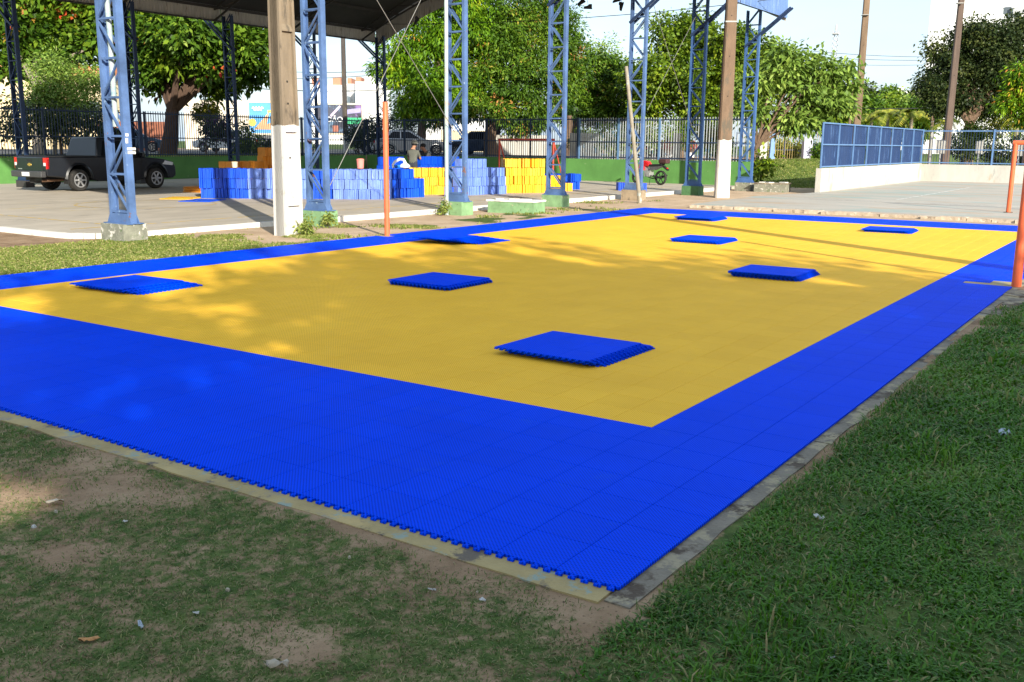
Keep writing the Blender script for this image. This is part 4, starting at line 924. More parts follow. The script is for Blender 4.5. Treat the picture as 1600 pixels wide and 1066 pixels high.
MB().prism([(-0.16,0.84),(0.30,0.64),(0.55,0.62),(0.6,0.78),(0.1,0.80)], -0.10, 0.10, 'y').build('side_panel', mat('motorcycle_grey', (0.10,0.10,0.105), 0.4), mo)
bevel_obj(MB().box((-0.16,0,1.02), (0.44,0.30,0.20)).build('rear_bag', mat('dark_red_bag', (0.06,0.025,0.025), 0.8), mo), 0.05)
mb = MB(); mb.box((0.68,0,0.48), (0.34,0.24,0.26)); mb.lathe([(0.10,-0.15),(0.10,0.15)], 14, (0.62,0,0.44), 'y'); mb.bar((0.72,0,0.58), (0.92,0,0.72), 0.18); mb.build('engine', M_alu, mo)
MB().tube([(0.85,-0.1,0.6),(0.92,-0.12,0.35),(0.6,-0.14,0.27),(0.2,-0.15,0.32),(-0.2,-0.16,0.42)], [0.02,0.02,0.025,0.045,0.045], 8).build('exhaust', M_dark, mo, smooth=True)
mb = MB()
for s in (-1, 1): mb.tube([(1.32,s*0.09,0.315),(1.08,s*0.09,1.02)], 0.024, 8)
mb.build('front_fork', M_alu, mo); mb = MB()
for s in (-1, 1): mb.bar((0,s*0.09,0.315), (0.55,s*0.09,0.40), 0.04)
mb.build('swing_arm', M_dark, mo)
MB().tube([(0.92,-0.36,1.08),(1.02,-0.2,1.10),(1.05,0,1.06),(1.02,0.2,1.10),(0.92,0.36,1.08)], 0.014, 8).build('handlebar', M_dark, mo)
for s in (-1, 1): MB().tube([(0.98,s*0.28,1.1),(0.96,s*0.33,1.24)], 0.008, 6).build('mirror_stem', M_dark, mo); MB().box((0.95,s*0.36,1.26), (0.03,0.13,0.08)).build('mirror', M_dark, mo)
MB().lathe([(0.05,-0.05),(0.09,0.03),(0.08,0.06)], 14, (1.14,0,0.95), 'x').build('headlight', M_lampw, mo)
MB().prism([(1.02,0.63),(1.30,0.665),(1.60,0.55),(1.58,0.52),(1.30,0.64)], -0.06, 0.06, 'y').build('front_mudguard', M_mred, mo)
MB().prism([(-0.16,0.84),(-0.40,0.68),(-0.38,0.62),(-0.10,0.78)], -0.06, 0.06, 'y').build('rear_mudguard', M_dark, mo); MB().box((-0.34,0,0.72), (0.03,0.10,0.06)).build('tail_lamp', M_tail, mo)
MB().tube([(0.5,0.1,0.36),(0.45,0.22,0.0)], 0.012, 6).build('kick_stand', M_dark, mo)
# helmet hung on the handlebar
hv = Vector((0.98, 0.22, 1.24)); hv = Matrix.Rotation(math.radians(76), 4, 'Z') @ hv
hm = empty('helmet', (g[0]+hv.x, g[1]+hv.y, 0.05+hv.z-0.09), 'blue and white helmet resting on the motorcycle handlebar', 'helmet')
MB().lathe([(0.10,0),(0.135,0.05),(0.145,0.12),(0.125,0.19),(0.07,0.245),(0.02,0.26)], 16).build('shell', mat('helmet_blue', (0.05,0.2,0.5), 0.3, 0.3, 6, coat=0.5, stain=(0.7,0.7,0.72), sthr=0.55, sscale=5), hm, smooth=True)
MB().lathe([(0.139,0.08),(0.150,0.12),(0.146,0.15)], 16).build('visor', M_glass, hm, smooth=True)

# ---------------------------------------------------------------- people
M_skin = mat('skin_brown', (0.36,0.18,0.11), 0.55, 0.08, 8); M_shirt1 = mat('grey_green_tee', (0.10,0.105,0.088), 0.9, 0.12, 5, bump=0.3, bscale=30); M_shirt2 = mat('charcoal_tee', (0.05,0.052,0.055), 0.9, 0.12, 5)
M_jean = mat('dark_trousers', (0.03,0.035,0.05), 0.9, 0.15, 6); M_hair = mat('black_hair', (0.012,0.010,0.009), 0.7); M_shoe = mat('shoe_dark', (0.03,0.03,0.03), 0.7); M_hat = mat('camo_hat', (0.30,0.30,0.26), 0.9, 0.3, 14, stain=(0.12,0.13,0.09), sthr=0.55, sscale=16)
def person(loc, rz, J, shirt, label, hat=False):
    """J: joints of the pose; body grown as one skin surface, coloured by region"""
    me = bpy.data.meshes.new('body'); names_ = list(J['v'].keys()); idx = {n: i for i, n in enumerate(names_)}
    me.from_pydata([J['v'][n][:3] for n in names_], [(idx[a], idx[b]) for a, b in J['e']], [])
    o = bpy.data.objects.new('body', me); COL.objects.link(o)
    sk = o.modifiers.new('skin', 'SKIN'); sk.use_smooth_shade = True; sub = o.modifiers.new('sub', 'SUBSURF'); sub.levels = 2; sub.render_levels = 2
    if not me.skin_vertices: bpy.context.view_layer.objects.active = o
    for n in names_:
        r_ = J['v'][n][3]; rr_ = r_ if isinstance(r_, tuple) else (r_, r_); me.skin_vertices[0].data[idx[n]].radius = rr_
        me.skin_vertices[0].data[idx[n]].use_root = (n == 'pelvis')
    bpy.context.view_layer.update(); dg = bpy.context.evaluated_depsgraph_get(); ev = bpy.data.meshes.new_from_object(o.evaluated_get(dg)); ev.name = 'body'
    bpy.data.objects.remove(o); bpy.data.meshes.remove(me)
    for m in (M_skin, shirt, M_jean, M_shoe): 
        ev.materials.append(m)
    P_ = {n: np.array(J['v'][n][:3]) for n in names_}; region = J['r']
    keys = [n for n in names_]; arr = np.array([P_[n] for n in keys])
    mids = [(a, b, t) for a, b in J['e'] for t in (0.0, 0.25, 0.5, 0.75, 1.0)]; mp_ = np.array([P_[a]*(1-t)+P_[b]*t for a, b, t in mids]); mr = [region(a, b, t) for a, b, t in mids]
    for p in ev.polygons:
        c = np.array(p.center); p.material_index = mr[int(np.argmin(((mp_-c)**2).sum(1)))]; p.use_smooth = True
    root = empty('person', loc, label, 'person', rz=rz); obj('body', ev, root)
    return root
def pose(lean=0.0, arm=0.5, headtilt=0.3, crouch=0.0):
    """facing +x; lean bends the trunk forward, arms reach forward and down"""
    v = {}; e = []
    zp = 0.92-crouch
    def tr_(h, f=0.0): return (f*math.cos(lean)+h*math.sin(lean), zp+h*math.cos(lean)-f*math.sin(lean))
    def put(n, h, y, r, f=0.0): x, z = tr_(h, f); v[n] = (x, y, z, r)
    put('pelvis', 0.0, 0, (0.15,0.115)); put('waist', 0.20, 0, (0.145,0.105)); put('chest', 0.40, 0, (0.165,0.115)); put('neckb', 0.52, 0, (0.075,0.07)); put('neck', 0.60, 0, (0.055,0.058), 0.02)
    x0, z0 = tr_(0.60, 0.02); ht = lean*0.6+headtilt
    v['jaw'] = (x0+0.07*math.sin(ht)+0.03, 0, z0+0.07*math.cos(ht)-0.005, (0.068,0.08)); v['skull'] = (x0+0.17*math.sin(ht)+0.015, 0, z0+0.17*math.cos(ht), (0.078,0.095)); v['crown'] = (x0+0.23*math.sin(ht), 0, z0+0.23*math.cos(ht), (0.055,0.07))
    v['nose'] = (v['skull'][0]+0.115*math.cos(ht), 0, v['skull'][2]-0.115*math.sin(ht)-0.03, 0.016)
    e += [('pelvis','waist'),('waist','chest'),('chest','neckb'),('neckb','neck'),('neck','jaw'),('jaw','skull'),('skull','crown'),('skull','nose')]
    for s, n in ((1,'l'),(-1,'r')):
        v['ear'+n] = (v['skull'][0]-0.01, s*0.088, v['skull'][2]-0.02, 0.018); e.append(('skull','ear'+n))
        put('sh'+n, 0.46, s*0.185, 0.062); sx, sz = v['sh'+n][0], v['sh'+n][2]
        ex, ez = sx+0.28*math.sin(arm*0.55), sz-0.28*math.cos(arm*0.55); v['el'+n] = (ex, s*0.235, ez, 0.043)
        wx, wz = ex+0.25*math.sin(arm*1.5), ez-0.25*math.cos(arm*1.5); v['wr'+n] = (wx, s*0.17, wz, (0.028,0.022))
        d = np.array([math.sin(arm*1.5), 0, -math.cos(arm*1.5)]); p = np.array([wx, s*0.165, wz])+d*0.055; v['pm'+n] = (p[0], p[1], p[2], (0.036,0.016))
        v['slv'+n] = tuple((np.array(v['sh'+n][:3])*0.35+np.array(v['el'+n][:3])*0.65))+(0.052,)
        e += [('chest','sh'+n),('sh'+n,'slv'+n),('slv'+n,'el'+n),('el'+n,'wr'+n),('wr'+n,'pm'+n)]
        for k, (off, ln) in enumerate(((0.026,0.07),(0.009,0.08),(-0.009,0.075),(-0.026,0.06))):
            a = p+d*0.035+np.array([0,off,0]); b = a+d*ln*0.5+np.array([-0.012,0,-0.01]); c = b+d*ln*0.4+np.array([-0.025,0,-0.012])
            v['f%d%s' % (k,n)] = tuple(a)+(0.009,); v['g%d%s' % (k,n)] = tuple(b)+(0.0085,); v['h%d%s' % (k,n)] = tuple(c)+(0.0075,)
            e += [('pm'+n,'f%d%s' % (k,n)),('f%d%s' % (k,n),'g%d%s' % (k,n)),('g%d%s' % (k,n),'h%d%s' % (k,n))]
        a = p+np.array([0.01,-s*0.04,0])-d*0.02; b = a+d*0.04+np.array([0.012,-s*0.012,0]); v['t'+n] = tuple(a)+(0.011,); v['u'+n] = tuple(b)+(0.009,); e += [('pm'+n,'t'+n),('t'+n,'u'+n)]
        v['hip'+n] = (0.0, s*0.095, zp-0.05, 0.105); v['kn'+n] = (0.03+crouch*0.9, s*0.11, 0.49-crouch*0.25, 0.064); v['cf'+n] = (0.0+crouch*0.5, s*0.11, 0.36-crouch*0.12, 0.062); v['an'+n] = (-0.02, s*0.11, 0.09, 0.04); v['hl'+n] = (-0.05, s*0.11, 0.035, 0.036); v['to'+n] = (0.17, s*0.125, 0.03, (0.042,0.03))
        e += [('pelvis','hip'+n),('hip'+n,'kn'+n),('kn'+n,'cf'+n),('cf'+n,'an'+n),('an'+n,'hl'+n),('an'+n,'to'+n)]
    def region(a, b, t):
        legs = ('hip','kn','cf'); 
        if b.startswith('to') or b.startswith('hl'): return 3
        if b[:3] == 'hip' or b[:2] in ('kn','cf','an'): return 2
        if (a, b) == ('pelvis','waist'): return 2 if t < 0.2 else 1
        if b in ('chest','neckb') or b[:2] == 'sh' or b[:3] == 'slv': return 1
        return 0
    return {'v': v, 'e': e, 'r': region}
def head_cap(root, J, hat):
    s_ = np.array(J['v']['skull'][:3])
    if hat:
        mb = MB(); mb.lathe([(0.165,0.015),(0.15,0.03),(0.108,0.05),(0.102,0.11),(0.085,0.145),(0.03,0.155)], 18, (s_[0],s_[1],s_[2]+0.0)); mb.build('bucket_hat', M_hat, root, smooth=True)
        MB().lathe([(0.092,-0.06),(0.1,0.0),(0.1,0.04)], 14, (s_[0]-0.02,s_[1],s_[2])).build('hair', M_hair, root, smooth=True)
    else:
        MB().lathe([(0.085,-0.03),(0.103,0.02),(0.10,0.07),(0.075,0.115),(0.02,0.13)], 14, (s_[0]-0.022,s_[1],s_[2])).build('hair', M_hair, root, smooth=True)
    mb = MB(); x, y, z = s_+np.array([0.088,0,-0.01])
    for k in (-1, 1): mb.lathe([(0.012,-0.006),(0.012,0.006)], 8, (x,y+k*0.034,z), 'x')
    mb.build('eye', M_hair, root); MB().box((s_[0]+0.088, 0, s_[2]-0.085), (0.012,0.05,0.012)).build('mouth', mat('lip', (0.28,0.10,0.08), 0.6), root)
J1 = pose(0.12, 0.75, 0.45); g = PYp(645, 240, 22.35); h1 = person((g[0], g[1], 0.05), math.radians(20), J1, M_shirt1, 'person in a grey T-shirt and bucket hat standing among the tile piles'); head_cap(h1, J1, True)
J2 = pose(0.42, 0.9, 0.3, 0.05); g = PYp(664, 240, 23.3); h2 = person((g[0]+0.15, g[1]-0.2, 0.05), math.radians(150), J2, M_shirt2, 'bareheaded person in a dark T-shirt bending over the tile piles'); head_cap(h2, J2, False)
# ---------------------------------------------------------------- trees
M_bark = mat('bark_brown', (0.13,0.085,0.055), 0.95, 0.3, 5, bump=0.8, bscale=14, stretch=(3,3,0.7)); M_barkg = mat('bark_grey', (0.26,0.22,0.17), 0.95, 0.3, 5, bump=0.6, bscale=14, stretch=(3,3,0.7)); M_barkr_sh = mat('bark_red_brown_shaded', (0.075,0.045,0.03), 0.95, 0.3, 5, bump=0.8, bscale=14, stretch=(3,3,0.7))  # red-brown bark is darkened to paint shade onto the almond trunk
LF_mango = leaf_mat('leaf_mango', [(0,(0.015,0.05,0.003)),(0.45,(0.10,0.215,0.006)),(0.80,(0.23,0.35,0.010)),(0.93,(0.34,0.36,0.02)),(1.0,(0.50,0.20,0.05))])
LF_olive = leaf_mat('leaf_olive', [(0,(0.012,0.034,0.004)),(0.5,(0.070,0.145,0.010)),(0.86,(0.17,0.26,0.020)),(0.95,(0.46,0.22,0.06)),(1.0,(0.55,0.24,0.08))])
LF_almond = leaf_mat('leaf_almond', [(0,(0.015,0.042,0.004)),(0.5,(0.070,0.145,0.010)),(0.90,(0.21,0.30,0.022)),(0.965,(0.34,0.14,0.03)),(1.0,(0.5,0.035,0.02))])
LF_broad = leaf_mat('leaf_broad', [(0,(0.018,0.045,0.004)),(0.5,(0.10,0.17,0.009)),(0.9,(0.26,0.32,0.020)),(1.0,(0.38,0.33,0.04))])
LF_light = leaf_mat('leaf_light', [(0,(0.072,0.132,0.024)),(0.5,(0.168,0.264,0.042)),(0.9,(0.288,0.372,0.072)),(1.0,(0.432,0.432,0.108))])
LF_dark = leaf_mat('leaf_dark', [(0,(0.010,0.022,0.008)),(0.5,(0.035,0.055,0.014)),(0.9,(0.095,0.11,0.025)),(1.0,(0.14,0.14,0.04))], trans=0.2)
LF_yel = leaf_mat('leaf_yellow', [(0,(0.10,0.13,0.015)),(0.5,(0.22,0.25,0.03)),(1.0,(0.42,0.36,0.05))])
LF_purple = leaf_mat('leaf_purple', [(0,(0.03,0.05,0.02)),(0.5,(0.05,0.07,0.03)),(0.75,(0.13,0.05,0.16)),(1.0,(0.20,0.08,0.26))])
LF_white = leaf_mat('leaf_white_flower', [(0,(0.05,0.09,0.02)),(0.7,(0.12,0.17,0.03)),(0.82,(0.7,0.7,0.66)),(1.0,(0.75,0.75,0.72))])
def unit(a): return a/np.maximum(1e-9, np.linalg.norm(a, axis=-1, keepdims=True))
def crown_quads(lobes, n, rg, L, Wd, clump=8, cr=0.28, droop=0.3, inner=0.25, lump=0.22, up=0.6, flat=0.9):
    """leaves in clumps through the lobes of a crown, denser towards the shell"""
    lobes = np.array(lobes, float); area = (lobes[:,3]*lobes[:,4])**0.9; pr = area/area.sum(); nc = n//clump
    li = rg.choice(len(lobes), nc, p=pr); C = lobes[li, :3]; Rr = lobes[li, 3:6]
    d = unit(rg.normal(size=(nc,3))); rho = 1-np.abs(rg.normal(size=nc))*0.13; ins = rg.random(nc) < inner; rho[ins] = rg.uniform(0.25, 0.9, ins.sum())
    bumpf = 1+lump*np.sin(d[:,0]*5.1+li*1.7)*np.sin(d[:,1]*4.3+li*2.3+1)*np.cos(d[:,2]*4.7+li)
    cen = C + d*Rr*(rho*bumpf)[:,None]
    ct = np.clip(rg.normal(0.45, 0.13, nc)+rg.normal(0, 0.11, len(lobes))[li], 0, 0.88)
    spec = rg.random(nc)
    k = clump; cen = np.repeat(cen, k, 0); dd = np.repeat(d, k, 0); N = len(cen)
    off = rg.normal(size=(N,3))*cr*np.array([1,1,0.7]); base = cen+off
    ax = unit(dd*0.55+unit(off+1e-6)*0.7+rg.normal(size=(N,3))*0.45-np.array([0,0,droop])); nn = unit(dd*0.8+np.array([0,0,up])+rg.normal(size=(N,3))*0.55)
    sd = unit(np.cross(ax, nn)); l = L*rg.uniform(0.65, 1.3, N)[:,None]; w = Wd*rg.uniform(0.7, 1.25, N)[:,None]
    V = np.stack([base, base+ax*l*0.45+sd*w, base+ax*l+np.array([0,0,-1])*l*0.15, base+ax*l*0.45-sd*w], 1)
    tint = np.clip(np.repeat(ct, k)+rg.normal(0, 0.12, N), 0, 0.9)
    return V, tint, np.repeat(spec, k)
def limbs(mb, base, targets, r0, split=0.45, rg=None, n=8):
    base = np.array(base, float); top = np.mean([t[:3] for t in targets], 0); sp = base+(top-base)*np.array([0.18,0.18,split])
    mid = base+(sp-base)*0.5+np.array([0.08,0.05,0])*r0*3
    mb.tube([base-[0,0,0.4], base+[0,0,0.15], mid, sp], [r0*1.25, r0*1.08, r0*0.85, r0*0.72], n)
    for t in targets:
        t = np.array(t[:3]); m1 = sp+(t-sp)*0.45+np.array([0,0,0.12*np.linalg.norm(t-sp)]) + (rg.normal(size=3)*0.15 if rg is not None else 0)
        mb.tube([sp-(sp-mid)*0.15, m1, t], [r0*0.5, r0*0.3, r0*0.10], 6)
def tree(name, label, base, lobes, leaf, n, seed, L=0.22, Wd=0.06, r0=0.22, bark=None, cat='tree', group=None, special=0.0, split=0.5, sublobes=11, gaps=None, **kw):
    rg = np.random.default_rng(seed); o = empty(name, base, label, cat, group); b = np.array(base, float)
    lob = np.array([(l[0]-b[0], l[1]-b[1], l[2]-b[2], l[3], l[4] if len(l) > 4 else l[3], l[5] if len(l) > 5 else l[3]*0.9) for l in lobes])
    if sublobes:
        sl = []
        for l in lob:
            sl.append(list(l[:3])+list(l[3:]*0.52))
            for d_ in unit(rg.normal(size=(sublobes,3))): sl.append(list(l[:3]+d_*l[3:]*0.68)+list(l[3:]*rg.uniform(0.32,0.48)))
        V, tint, spec = crown_quads(sl, n, rg, L, Wd, **kw)
    else: V, tint, spec = crown_quads(lob, n, rg, L, Wd, **kw)
    if special: tint = np.where(spec < special, np.clip(0.93+0.07*rg.random(len(tint)), 0, 1), tint)
    if gaps is not None:            # openings in the crown through which the sun reaches the ground
        sv = np.array([SUN_DIR[0]*math.cos(SUN_EL), SUN_DIR[1]*math.cos(SUN_EL), -math.sin(SUN_EL)]); keep = np.ones(len(V), bool)
        for (gx, gy, gr) in gaps:
            w_ = V[:,0]+b-np.array([gx,gy,0]); keep &= np.linalg.norm(w_-(w_@sv)[:,None]*sv, axis=1) > gr
        V = V[keep]; tint = tint[keep]
    obj('crown', quads_mesh('crown', V, leaf, tint), o)
    mb = MB(); limbs(mb, (0,0,0), lob, r0, split, rg); mb.build('trunk', bark or M_bark, o, smooth=True)
    return o
def pl(lst, D, zs=0.9, ds=1.0):
    """lobes from photo pixels: (px, py, radius px[, depth shift])"""
    out = []
    for q in lst:
        dd = D+(q[3] if len(q) > 3 else 0); p = Wp(q[0], q[1], dd); r = q[2]*dd/FPX*1.06; out.append((p[0], p[1], p[2], r, r, r*zs))
    return out
def at(px, D, z): p = Wp(px, 232, D); return (p[0], p[1], z)
BG = 'trees beyond the walls'
tree('almond_tree', 'broad-leaved tree with scattered red leaves and a thick trunk behind the fence', at(262,51,0.95), pl([(232,70,58),(300,60,62,-2),(362,78,48),(330,112,40,2),(252,112,42),(392,110,26,1),(290,20,55),(205,40,48,2),(395,70,28),(370,40,40)], 51), LF_almond, 26000, 1, L=0.32, Wd=0.10, r0=0.45, bark=M_barkr_sh, group=BG, special=0.014, clump=14, cr=0.30, inner=0.18, split=0.42, droop=0.1)
tree('almond_tree', 'dark broad-leaved tree with red-tinged leaves beside the house with orange roof', at(60,50,0.95), pl([(55,30,62),(135,32,55),(15,80,45),(112,72,42),(-10,20,60),(168,62,32),(60,-40,70),(150,-20,60)], 50), LF_almond, 17000, 2, L=0.34, Wd=0.115, r0=0.3, bark=M_barkg, group=BG, special=0.02, clump=14, cr=0.30, inner=0.18, droop=0.1)
tree('feathery_tree', 'small light green feathery tree behind the pickup', at(85,45,0.95), pl([(95,132,48),(72,118,34),(132,122,30,1),(100,165,40),(60,160,34),(140,165,30)], 45), LF_light, 12000, 3, L=0.16, Wd=0.035, r0=0.10, bark=M_barkg, group=BG, clump=10, cr=0.25)
tree('leafy_shrub', 'dark leafy shrub against the fence behind the pickup bed', at(95,42.5,0.95), pl([(80,190,30),(115,195,30),(20,185,35),(150,190,25)], 42.5), LF_dark, 5000, 31, L=0.15, Wd=0.05, r0=0.07, cat='shrub')
tree('mango_tree', 'bright green mango tree with drooping leaves beside the corner of the roof', at(655,60,1.0), pl([(648,62,55),(618,105,34),(690,28,58),(655,135,38,-1),(702,92,52),(735,60,48,1),(640,168,22,-1),(690,165,28,-1),(735,0,50),(765,110,30,2),(720,140,36),(715,176,20),(668,180,18)], 60), LF_mango, 46000, 4, L=0.30, Wd=0.045, r0=0.32, group=BG, clump=30, cr=0.23, inner=0.16, droop=0.75, special=0.006)
tree('mango_tree', 'large olive green mango tree with orange young leaves behind the red goal', at(768,62,1.0), pl([(785,42,62),(832,32,58),(862,82,46),(802,102,56,-2),(762,132,40,-2),(772,168,30,-3),(850,142,46,-1),(882,52,36),(820,165,34,-2),(750,30,55),(740,175,18,-3),(870,20,40),(800,186,22,-2),(850,182,26,-1),(885,120,30),(825,195,18,-2)], 62), LF_olive, 48000, 5, L=0.26, Wd=0.05, r0=0.42, group=BG, clump=28, cr=0.24, inner=0.16, droop=0.5, special=0.015)
tree('shade_tree', 'dark green tree in the gap between mango tree and rounded broad tree', at(888,68,1.0), pl([(908,118,46),(938,148,40),(962,122,36),(905,165,36),(985,155,36),(945,95,26),(930,180,25),(975,185,25)], 68), LF_olive, 30000, 6, L=0.24, Wd=0.06, r0=0.3, group=BG, clump=24, cr=0.25, inner=0.16)
tree('wispy_tree', 'thin wispy tree top showing sky above the dark green tree', at(942,80,1.0), pl([(935,74,14),(955,68,10),(948,88,16),(962,82,10)], 80), LF_light, 700, 61, L=0.25, Wd=0.06, r0=0.10, group=BG, clump=9, cr=0.35, split=0.8)
tree('rounded_tree', 'wide rounded tree of yellow green leaves behind the motorcycle', at(1060,60,1.0), pl([(1010,122,42),(1048,66,42),(1088,56,38),(1122,92,56,-1),(1062,128,56,-2),(1170,86,42),(1130,142,46,-2),(1190,122,46),(1022,160,32,-1),(1090,165,34,-2),(1080,34,22),(1205,90,30)], 60), LF_broad, 42000, 7, L=0.22, Wd=0.08, r0=0.35, group=BG, clump=24, cr=0.25, inner=0.16, droop=0.15)
tree('cecropia_tree', 'pale airy tree with leaning bare branches beside the end column', at(1168,44.5,0.05), pl([(1212,112,34),(1252,132,36),(1292,112,26),(1182,172,30),(1242,182,36),(1292,160,32),(1322,132,18),(1222,84,22),(1182,132,34),(1270,95,22),(1310,165,20),(1330,105,14)], 45, zs=0.55), LF_light, 10000, 8, L=0.30, Wd=0.07, r0=0.13, bark=M_bark, group=BG, clump=14, cr=0.26, droop=0.45, inner=0.3, split=0.40)
tree('leafy_shrub', 'low leafy sucker plant at the foot of the pale airy tree', at(1192,44,0.05), pl([(1190,255,9),(1186,268,8),(1196,262,7)], 44), LF_broad, 350, 81, L=0.22, Wd=0.07, r0=0.03, cat='shrub')
tree('evergreen_tree', 'dense dark evergreen tree in front of the white building', at(1512,63,0.5), pl([(1500,78,44),(1538,62,44),(1482,124,40),(1532,122,52),(1582,62,48),(1572,130,44),(1458,142,20),(1470,158,24),(1605,100,50),(1445,128,12),(1500,158,24),(1545,165,20)], 63), LF_dark, 46000, 9, L=0.20, Wd=0.07, r0=0.4, group=BG, clump=26, cr=0.27, inner=0.3, special=0.0)
tree('mango_tree', 'bright mango branch end with orange shoots beside the evergreen tree', at(1605,56,0.5), pl([(1592,142,24),(1602,118,26),(1578,162,14),(1612,168,26)], 56), LF_mango, 6500, 10, L=0.28, Wd=0.045, r0=0.2, group=BG, clump=10, cr=0.25, droop=0.6, special=0.07)
far = [(1308,168,26,92,LF_broad),(1345,172,26,95,LF_olive),(1378,168,24,100,LF_broad),(1412,172,22,105,LF_light),(1440,176,20,98,LF_olive),(1350,150,18,110,LF_dark),(1390,152,14,120,LF_olive),(1425,158,14,118,LF_broad)]
fl = ['round green tree beyond the pale airy tree', 'dark green tree behind the tall brown pole', 'broad green tree behind the blue screen', 'pale green tree below the far white building', 'olive tree at the edge of the evergreen', 'dark tree top just beside the tall pole', 'small olive tree top on the far skyline', 'green tree top under the far white block']
for k, (px, py, r, D, lf) in enumerate(far): tree('far_tree', fl[k], at(px,D,0.6), pl([(px,py,r),(px-r*0.5,py+r*0.5,r*0.7),(px+r*0.6,py+r*0.4,r*0.7),(px,py+r,r*0.9)], D), lf, 4200, 100+k, L=0.42, Wd=0.13, r0=0.2, group='far trees on the skyline', clump=8, cr=0.5)
shr = [(385,214,22,52,LF_broad,'round sunlit green bush beside the concrete pole'),(338,194,20,50.5,LF_purple,'dark bush with purple flowers behind the fence'),(322,172,16,54,LF_yel,'yellowish bush in front of the painted wall'),(420,232,11,52.5,LF_dark,'small dark plant by the wall beside the concrete pole'),(560,205,18,60,LF_dark,'dark ragged bush behind the fence beside the slim pole'),(585,196,20,61,LF_dark,'dark bush behind the rear corner column'),(630,182,20,66,LF_dark,'dark foliage hanging below the bright mango tree'),
       (915,215,18,54,LF_broad,'green hedge bush behind the fence beside the hoarding'),(960,210,24,50,LF_light,'pale leafy bush pressed against the pale grey fence'),(1008,205,18,50,LF_white,'bush with white flowers behind the leaning pipe'),(1105,205,12,49,LF_yel,'yellow plant behind the fence near the brown pole'),(1060,200,22,56,LF_broad,'green bush behind the red roof and white pillar'),(1120,215,22,51,LF_light,'pale bush behind the brown pole'),
       (1235,225,26,62,LF_yel,'dry yellow bush between the two fence pillars'),(1215,235,20,64,LF_broad,'green bush behind the blue tapered post'),(1285,232,18,60,LF_olive,'bush against the start of the blue screen'),(1505,225,20,57,LF_dark,'dark bush behind the court fence under the evergreen'),(1555,232,26,57,LF_dark,'wide dark hedge bush behind the court fence'),(1600,230,24,57,LF_dark,'dark hedge bush beyond the orange goal'),(1548,188,24,66,LF_yel,'yellow green bush above the court fence'),(1588,185,22,66,LF_light,'pale green bush under the mango branch'),(1520,205,16,60,LF_broad,'green bush with thin stems behind the white sign')]
for k, (px, py, r, D, lf, lab) in enumerate(shr): tree('bush', lab, at(px,D,1.0 if px < 1140 else 0.45), pl([(px,py,r),(px-r*0.6,py+r*0.4,r*0.6),(px+r*0.6,py+r*0.35,r*0.6),(px+r*0.1,py+r*0.9,r*0.8)], D), lf, 1900, 200+k, L=0.15, Wd=0.05, r0=0.05, cat='bush', clump=8, cr=0.14, group='bushes behind the fences')
# bare trunks seen behind the fence
for px, D, lab in ((819,61,'thick grey trunk behind the red goal'),(888,61,'straight dark trunk at the edge of the white hoarding'),(767,60,'stout forked mango trunk behind the tile piles')):
    b = np.array(at(px,D,1.0)); o = empty('tree_trunk', b, lab, 'trunk'); r = 0.42 if px == 767 else 0.24
    MB().tube([(0,0,-0.3),(0.05,0,0.3),(-0.05,0.05,1.0),(0.08,0,2.0),(0.02,0,2.5)], [r*1.3,r*1.05,r*0.9,r*0.85,r*0.7], 10).build('bole', M_bark if px != 819 else M_barkg, o, smooth=True)
# palms
def palm(px, py, D, Rf, nf, lab, seed, z0=0.5, lf=LF_yel):
    rg = np.random.default_rng(seed); p = Wp(px, py, D); o = empty('palm', (p[0], p[1], z0), lab, 'palm', 'palms beyond the courts'); h = p[2]-z0; Q = []; 
    for k in range(nf):
        a = 2*math.pi*k/nf+rg.normal()*0.2; el = rg.uniform(0.1, 1.1); d = np.array([math.cos(a)*math.cos(el), math.sin(a)*math.cos(el), math.sin(el)]); ts = np.linspace(0.08, 1, 16)
        for t in ts:
            c = np.array([0,0,h])+d*Rf*t+np.array([0,0,-1])*Rf*0.75*t*t; tg = unit(d+np.array([0,0,-1.5*t])); sd = unit(np.cross(tg, [0,0,1])); ln = Rf*0.30*(1-0.6*abs(t-0.45))
            for s in (-1, 1): e = unit(sd*s+tg*0.5+np.array([0,0,-0.45])); Q.append([c, c+tg*0.05*Rf, c+e*ln, c-tg*0.015*Rf])
    V = np.array(Q); obj('fronds', quads_mesh('fronds', V, lf, np.clip(rg.normal(0.5,0.2,len(V)),0,1)), o)
    MB().tube([(0,0,-0.2),(0.05,0,h*0.5),(0,0,h)], [0.2,0.14,0.12], 8).build('trunk', M_barkg, o, smooth=True)
palm(1388, 178, 80, 2.0, 14, 'yellow green palm above the middle of the blue screen', 301); palm(1425, 180, 78, 2.1, 14, 'palm with orange trunk beside the short thin pole', 302); palm(1362, 184, 84, 1.7, 12, 'small palm close to the tall brown pole', 303); palm(1478, 192, 60, 1.3, 12, 'small palm behind the corner of the white court walls', 304); palm(1590, 185, 64, 1.6, 12, 'yellow palm fronds behind the fence under the mango branch', 305); palm(1185, 215, 66, 1.5, 12, 'low palm behind the yellow fence', 306, lf=LF_light)
